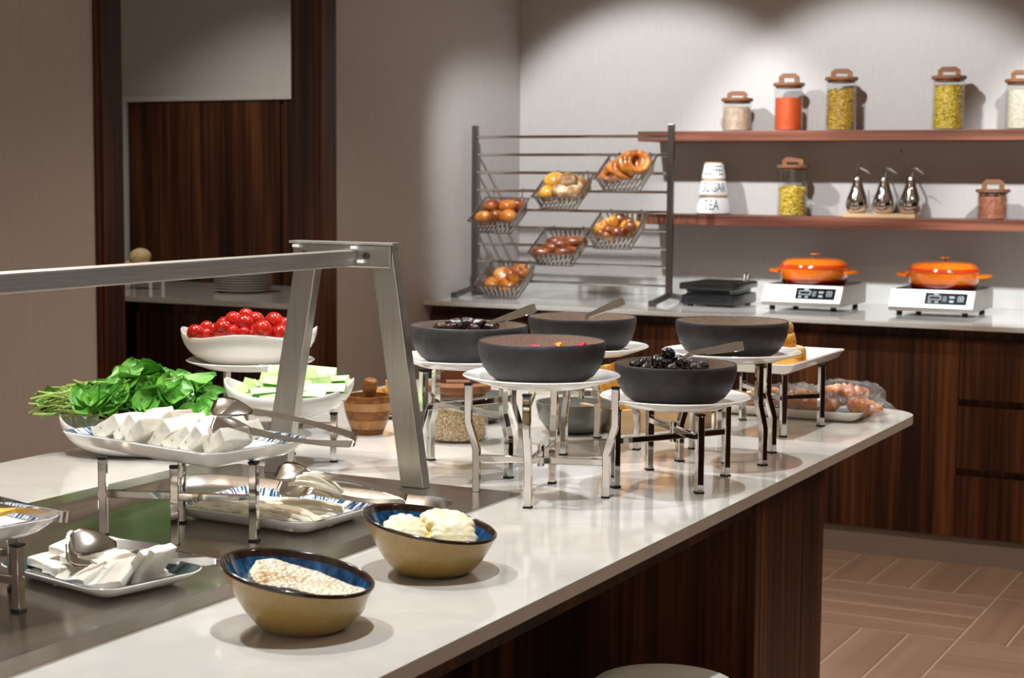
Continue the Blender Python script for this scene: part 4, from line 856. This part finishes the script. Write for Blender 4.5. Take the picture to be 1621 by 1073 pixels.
for bi, (lb, (xa, xb), back, kind, blb) in enumerate(BK):
    pb = aty(back[0], back[1], RY-.014); x = pb.x-.107
    zr = min([q for q in RAIL if q+CZ > pb.z-.02], key=lambda q: abs(q+CZ-pb.z)); z = min(pb.z+.004, CZ+zr); up_ = CZ+zr-z
    if z < CZ+.162: up_ -= CZ+.162-z; z = CZ+.162
    t = thing('wire_basket', lb, 'basket', (x, RY, z), 0, 'wire baskets hung on the bread rack')
    for n_, me in zip(('rim', 'slat_cage'), bmesh3): link(n_, me, t)
    for sx in (-1, 1):
        hk = MB().tube([Vector((sx*.07, -.014, -.004)), Vector((sx*.07, -.0075, .004+up_*.5)), Vector((sx*.07, -.007, up_+.002)), Vector((sx*.07, 0, up_+.0075)), Vector((sx*.07, .007, up_+.003))], 0, rect=(.005, .001), up=(1, 0, 0))
        obj('hook', hk, 'basket_wire', t, smooth=False)
    rr = random.Random(bi+3); spots = []
    if kind == 'brioche': spots = [(-.055, .055, .030, 1), (-.005, .05, .026, 1), (.055, .035, .024, 1.05), (-.052, .125, .026, 1), (.002, .125, .022, 1), (.052, .115, .024, 1), (-.03, .085, -.004, 1.05), (.035, .075, .0, .95)]
    elif kind == 'floury': spots = [(-.05, .05, .026, 1.1), (.0, .045, .022, 1.15), (.052, .05, .024, 1.05), (-.048, .12, .024, 1.1), (.008, .12, .020, 1.2), (.055, .11, .026, 1.05), (-.035, .08, -.012, 1.1), (.02, .08, -.010, 1.15)]
    elif kind == 'ring': spots = [(-.045, .12, .03, 1), (-.03, .08, .012, 1), (.0, .10, .006, 1), (.018, .085, -.008, 1), (.036, .075, -.012, 1), (.05, .07, -.006, 1), (-.05, .06, .03, .9)]
    elif kind == 'pastry': spots = [(rr.uniform(-.065, .065), rr.uniform(.03, .145), rr.uniform(.0, .04), rr.uniform(.55, .72)) for _ in range(22)]
    elif kind == 'long': spots = [(-.05, .13, .034, .9), (-.015, .10, .030, .95), (.02, .08, .026, .95), (.05, .06, .026, .95), (.045, .12, .034, .9), (-.02, .05, .034, .9)]
    else: spots = [(-.045, .125, .032, .85), (-.02, .085, .022, .95), (.03, .09, .018, 1), (.05, .045, .026, .9), (.01, .04, .034, .9), (.02, .135, .036, .8)]
    for i, (u, v, d, s) in enumerate(spots):
        p = Vector((x, RY, z)) + bp(u*1.12, v*1.1, d-.008); s *= 1.22
        if kind == 'brioche': me, ro = bm_('br%d' % (i % 2), lambda: roll[i % 2], 'crust' if i % 2 else 'crust_dark'), (A*.6+rr.uniform(-.3, .3), rr.uniform(-.3, .3), rr.random()*6)
        elif kind == 'floury': me, ro = bm_('fl%d' % (i % 3 > 0), lambda: roll[2], 'crust_gold' if i % 3 == 0 else 'crust_floury'), (A*.6, rr.uniform(-.3, .3), rr.random()*6)
        elif kind == 'ring': me, ro = bm_('ring', lambda: ringbread(.032, .0115, 1), 'crust'), (.25+rr.uniform(-.2, .2), 1.15 if i > 1 and i < 6 else .35, -.5+rr.uniform(-.2, .2))
        elif kind == 'pastry': me, ro = bm_('pa%d' % (i % 2), lambda: roll[i % 3], 'crust_gold' if i % 2 else 'crust_dark'), (rr.random()*3, rr.random()*3, rr.random()*6)
        elif kind == 'long': me, ro = bm_('lo', lambda: MB().blob((0, 0, 0), (.052, .026, .022), .1, 25, 3, 4), 'crust_dark'), (A*.5, 0, .6+rr.uniform(-.3, .3))
        else: me, ro = bm_('sp', lambda: bun(True), 'crust_dark' if i % 2 else 'crust'), (A+rr.uniform(-.2, .6), rr.uniform(-.7, .2), rr.random()*3)
        o = tag(link('bread_ring' if kind == 'ring' else 'pastry' if kind == 'pastry' else 'bread_roll', me, None, p, ro), blb, 'bread', 'bread in the ' + kind + ' basket'); o.scale = (s, s, s)

# ------------------------------------------------------------------ appliances
gx0, gx1 = aty(1078, 480, 6.53).x, aty(1161, 480, 6.53).x
t = thing('contact_grill', 'black contact grill with closed ribbed lid on the back counter', 'grill', ((gx0+gx1)/2, 6.53, CZ)); gw = (gx1-gx0)/2
obj('base', MB().box((-gw, 0, .006), (gw, .29, .050), .010), 'appliance_black', t)
for sx in (-1, 1):
    for y in (.03, .26): obj('foot', B((sx*(gw-.03)-.01, y-.01, 0), (sx*(gw-.03)+.01, y+.01, .007)), 'rubber', t, smooth=False)
obj('lower_plate', B((-gw+.02, .006, .050), (gw-.02, .27, .058), .002), 'grill_plate', t, smooth=False)
ld = obj('lid', MB().box((-gw-.006, -.012, .070), (gw+.004, .29, .098), .008).box((-gw+.02, .01, .060), (gw-.02, .27, .071)), 'appliance_black', t)
for i in range(9): obj('lid_rib', B((-gw+.03+.024*i, .03, .0975), (-gw+.038+.024*i, .26, .1005), .001), 'appliance_black', ld, smooth=False)
obj('hinge_arm', MB().tube([(gw-.02, .22, .09), (gw-.02, .235, .125), (gw-.028, .24, .133), (gw-.036, .235, .125), (gw-.036, .22, .09)], .004, 8), 'rack_metal', t)
obj('drip_tray', B((-gw+.03, -.006, .020), (gw-.03, .01, .034), .002), 'grill_plate', t, smooth=False)

def induction(label, plabel, pxl, pxr, py, oxl, oxr):
    a, b_ = aty(pxl, py, 6.545), aty(pxr, py, 6.545); xc = (a.x+b_.x)/2; hw = (b_.x-a.x)/2
    t = thing('induction_cooker', label, 'cooker', (xc, 6.545, CZ), 0, 'steel induction cookers')
    prof = [(0, .018), (0, .034), (.045, .100), (.36, .100), (.38, .092), (.38, .018)]
    obj('housing', MB().rings([[Vector((x, y, z)) for y, z in prof] for x in (-hw, hw)]), 'steel_cooker', t, smooth=False)
    for sx in (-1, 1):
        for y in (.035, .345): obj('foot', MB().lathe([(0, 0), (.011, 0), (.012, .018), (0, .018)], 16, (sx*(hw-.035), y, 0)), 'rubber', t)
    obj('glass_top', B((-hw+.012, .06, .0995), (hw-.012, .355, .103), .001), 'panel_black', t, smooth=False)
    ed = Vector((0, .045, .066)).normalized(); nr = Vector((0, -ed.z, ed.y))
    def fp(u, v, o): return Vector((-hw+2*hw*u, 0, .034)) + ed*(.0799*v) + nr*o
    def quad(mb, u0, u1, v0, v1, o, th=.0008): mb.rings([[fp(u0, v0, q), fp(u1, v0, q), fp(u1, v1, q), fp(u0, v1, q)] for q in (o-th, o)])
    mb = MB(); quad(mb, .42, .92, .20, .84, .0012, .0015); pn = obj('control_panel', mb, 'panel_black', t, smooth=False)
    mb = MB(); o = .0017
    for u0, u1, v0, v1 in ((.46, .47, .46, .66), (.60, .61, .46, .66), (.46, .61, .64, .68), (.46, .61, .44, .48), (.52, .58, .72, .80), (.46, .50, .28, .36), (.545, .585, .28, .36), (.63, .68, .62, .645), (.63, .68, .54, .565), (.63, .68, .46, .485), (.63, .68, .38, .405), (.71, .77, .56, .66), (.715, .765, .32, .44), (.81, .82, .38, .68), (.87, .88, .38, .68), (.81, .88, .64, .68), (.81, .88, .38, .42), (.835, .855, .48, .58)):
        quad(mb, u0, u1, v0, v1, o, .0003)
    obj('panel_print', mb, 'panel_print', pn, smooth=False)
    # casserole
    yc = 6.545+.185; pa, pb = aty(oxl, 430, yc), aty(oxr, 430, yc); r = (pb.x-pa.x)/2*.93; x = (pa.x+pb.x)/2
    c = thing('casserole', plabel, 'casserole', (x, yc, CZ+.103), 0, 'orange casseroles')
    bd = obj('pot', MB().lathe([(0, 0), (r*.88, 0), (r*.93, .006), (r*.99, .040), (r, .060), (r-.004, .060), (r*.9, .01), (0, .008)], 56), 'enamel_orange', c)
    obj('base_band', MB().lathe([(r*.86, -.0002), (r*.885, -.0002), (r*.936, .006), (r*.958, .017)], 56, cap0=False, cap1=False), 'enamel_dark', bd)
    for s in (-1, 1): obj('side_handle', MB().tube([(s*r*.97, -.045, .046), (s*(r+.030), -.038, .050), (s*(r+.042), -.015, .051), (s*(r+.042), .015, .051), (s*(r+.030), .038, .050), (s*r*.97, .045, .046)], 0, rect=(.0075, .006), up=(0, 0, 1)), 'enamel_orange', bd, ang=50)
    ld = obj('lid', MB().lathe([(0, .062), (r*1.0, .060), (r*1.015, .063), (r*1.0, .069), (r*.93, .084), (r*.84, .095), (r*.72, .100), (r*.4, .104), (0, .1045)], 56), 'enamel_orange', c)
    obj('lid_edge', MB().lathe([(r*1.018, .0625), (r*1.004, .0694), (r*.968, .0772)], 56, cap0=False, cap1=False), 'enamel_red', ld)
    obj('knob', MB().lathe([(0, .104), (.008, .104), (.007, .112), (.020, .117), (.022, .121), (.016, .125), (0, .126)], 24), 'chrome', ld)
induction('steel induction cooker beside the black grill', 'orange lidded casserole on the cooker beside the grill', 1205, 1329, 488, 1233, 1346)
induction('steel induction cooker above the drawer unit', 'orange lidded casserole on the cooker above the drawers', 1406, 1539, 497, 1435, 1555)

# ------------------------------------------------------------------ shelf goods
JY = 6.955
def shelf_jar(label, xl, xr, ylid, yk, yc, z, clabel, cname, ccat, m_, size, n, shape, rz):
    a, b_ = aty(xl, 300, JY), aty(xr, 300, JY); r = (b_.x-a.x)/2*.90; x = (a.x+b_.x)/2+.004
    zl, zk, zc = aty(xl, ylid, JY).z, aty(xl, yk, JY).z, aty(xl, yc, JY).z
    jar('glass_jar', label, (x, JY, z), r, zl-.014-z, .014, zk-zl, clabel, cname, ccat, m_, zc-z-.006, size, n, shape, rz)
shelf_jar('short lidded jar of chickpeas, first on the upper shelf beside the rack', 1139, 1187, 156, 148, 170, S1, 'pale pinkish chickpeas in the short upper-shelf jar', 'chickpeas', 'chickpeas', 'chickpea', .0042, 260, 'blob', .3)
shelf_jar('lidded jar of orange-red lentils on the upper shelf', 1220, 1268, 132, 120, 155, S1, 'orange-red lentils filling an upper-shelf jar', 'lentils', 'lentils', 'lentil', .002, 300, 'blob', .1)
shelf_jar('tall jar of golden pasta beside the lentil jar', 1301, 1352, 123, 113, 143, S1, 'golden pasta twists beside the orange lentils', 'pasta', 'pasta', 'pasta_gold', .0065, 330, 'tube', .15)
shelf_jar('tall jar of bright yellow pasta standing alone on the upper shelf', 1468, 1523, 121, 110, 137, S1, 'bright yellow pasta in the lone tall jar', 'pasta', 'pasta', 'pasta_yellow', .0065, 360, 'tube', .2)
shelf_jar('tall jar of pale oats beyond the lone yellow pasta jar', 1583, 1637, 126, 115, 142, S1, 'pale oats filling the jar beyond the lone yellow pasta jar', 'oats', 'oats', 'oats', .003, 500, 'blob', .2)
shelf_jar('half-full jar of yellow pasta on the lower shelf', 1228, 1278, 261, 252, 296, S2, 'yellow pasta half filling the lower-shelf jar', 'pasta', 'pasta', 'pasta_yellow', .0085, 150, 'tube', .2)
shelf_jar('short jar of reddish nuts on the lower shelf', 1543, 1598, 299, 287, 309, S2, 'reddish brown nuts in the short lower-shelf jar', 'nuts', 'nuts', 'nuts', .0048, 230, 'blob', .25)
def textmesh(body, height, R0, z, zslope, width):
    cu = bpy.data.curves.new('txt', 'FONT'); cu.body = body; cu.size = 1; cu.align_x = 'CENTER'; cu.resolution_u = 3
    o = bpy.data.objects.new('txt', cu); col.objects.link(o); dg = bpy.context.evaluated_depsgraph_get(); dg.update(); me0 = o.evaluated_get(dg).to_mesh()
    xs = [v.co.x for v in me0.vertices]; ys = [v.co.y for v in me0.vertices]; w0 = max(xs)-min(xs); h0 = max(ys)-min(ys); xm = (max(xs)+min(xs))/2
    bm = bmesh.new(); bm.from_mesh(me0); bmesh.ops.triangulate(bm, faces=bm.faces[:]); bmesh.ops.subdivide_edges(bm, edges=bm.edges[:], cuts=1)
    mb = MB(); vs = []
    for v in bm.verts:
        zz = z+(v.co.y-min(ys))/h0*height; R1 = R0-zslope*(zz-z)+.0006; a = (v.co.x-xm)/w0*width/R0; vs.append(Vector((R1*math.sin(a), -R1*math.cos(a), zz)))
    bm.verts.index_update(); mb.add(vs, [[q.index for q in f.verts] for f in bm.faces]); bm.free(); o.evaluated_get(dg).to_mesh_clear(); bpy.data.objects.remove(o); return mb
zc = S2
for word, w_, hh, tp, lb, rz, tw in (('TEA', .0770, .072, .87, 'widest white canister lettered TEA at the bottom of the stack', .24, .068), ('SUGAR', .0655, .066, .86, 'middle white canister lettered SUGAR in the stack', .42, .112), ('COFFEE', .0520, .070, .80, 'smallest white canister lettered COFFEE on top of the stack', .37, .092)):
    x = aty(1129, 320, JY).x; t = thing('canister', lb, 'canister', (x, JY, zc), rz, 'lettered canister stack'); rt = w_*tp
    obj('body', MB().lathe([(0, 0), (w_*.86, 0), (w_*.985, .006), (w_, .014), (rt, hh-.004), (rt-.003, hh), (0, hh)], 44), 'canister', t)
    obj('wood_lid', MB().lathe([(0, hh), (rt*.93, hh), (rt*.93, hh+.006), (0, hh+.006)], 40), 'pale_wood', t)
    obj('lettering', textmesh(word, hh*.60, w_-.001, .014+hh*.10, (w_-rt)/(hh-.018), tw), 'ink', t, smooth=False)
    zc += hh+.006
ba, bb = aty(1338, 340, 6.94), aty(1452, 340, 6.94)
tag(obj('pear_board', B((ba.x, 6.90, S2), (bb.x, 6.99, S2+.017), .002), 'pale_wood', smooth=False), 'pale wooden board under three metal pears', 'board')
PR = [(1356, -.5, 0, 'polished metal pear pot with its leaf only'), (1398, .0, .040, 'polished metal pear pot with an upright stem, in the middle of its board'), (1440, .3, .050, 'polished metal pear pot with a long slanted stem')]
for px, lean, stem, lb in PR:
    x = aty(px, 330, 6.94).x; t = thing('pear_pot', lb, 'pot', (x, 6.945, S2+.017), 0, 'polished metal pears on the board'); t.scale = (1.13, 1.13, 1.13)
    obj('body', MB().lathe([(0, 0), (.024, 0), (.034, .006), (.041, .022), (.042, .036), (.037, .056), (.027, .080), (.019, .104), (.016, .122), (.011, .134), (0, .138)], 40), 'chrome', t)
    st = obj('stem', MB().tube([(0, 0, .134), (.003, 0, .150), (0, 0, .162), (-.014-lean*.03, 0, .176+stem*.6), (-.026-lean*.05, 0, .180+stem)], [.0045, .004, .0035, .0028, .0034], 8), 'chrome', t)
    lf = MB(); vs = []
    for i in range(9):
        for j in range(5):
            u, v = i/8, j/4*2-1; h2 = .013*math.sin(u*PI)**.7; vs.append(Vector((.005+.044*u, -h2*v*.8, .166-.020*u*u-.004*u + h2*.45*v)))
    lf.add(vs, [(i*5+j, (i+1)*5+j, (i+1)*5+j+1, i*5+j+1) for i in range(8) for j in range(4)])
    o = obj('leaf_spoon', lf, 'chrome', t, ang=80); o.modifiers.new('s', 'SOLIDIFY').thickness = .0015

# ------------------------------------------------------------------ pantry goods
pc = atz(368, 465, .90)
pmsh = MB().lathe([(0, 0), (.075, 0), (.08, .002), (.130, .014), (.132, .016), (.128, .0165), (.08, .006), (0, .005)], 48).mesh('dinner_plate', 'porcelain', ang=60)
for i in range(11): tag(link('dinner_plate', pmsh, None, (pc.x-.03, pc.y+.12, .90+.0115*i)), 'plain white dinner plate in the pantry stack', 'plate', 'stacked plates in the pantry')
x, y = atz(214, 458, .90).x, atz(214, 458, .90).y
t = thing('small_riser', 'small white riser on the pantry worktop', 'riser', (x, y+.05, .90))
obj('top', B((-.09, -.05, .052), (.09, .05, .060), .002), 'porcelain', t, smooth=False)
for sx in (-1, 1):
    for sy in (-1, 1): obj('leg', B((sx*.084-.005, sy*.044-.005, 0), (sx*.084+.005, sy*.044+.005, .053)), 'porcelain', t, smooth=False)
for i in range(3): tag(obj('pale_roll', MB().blob((0, 0, 0), (.052, .045, .036), .08, 20, 3, i), 'crumb', loc=(x-.05+.06*i if i < 2 else x-.01, y+.05, .90+.060+.035+(.055 if i == 2 else 0))), ['pale bread roll on the pantry riser, towards the wall side', 'pale bread roll on the pantry riser, towards the plates', 'pale bread roll on top of two others on the riser'][i], 'bread', 'pale rolls on the pantry riser')
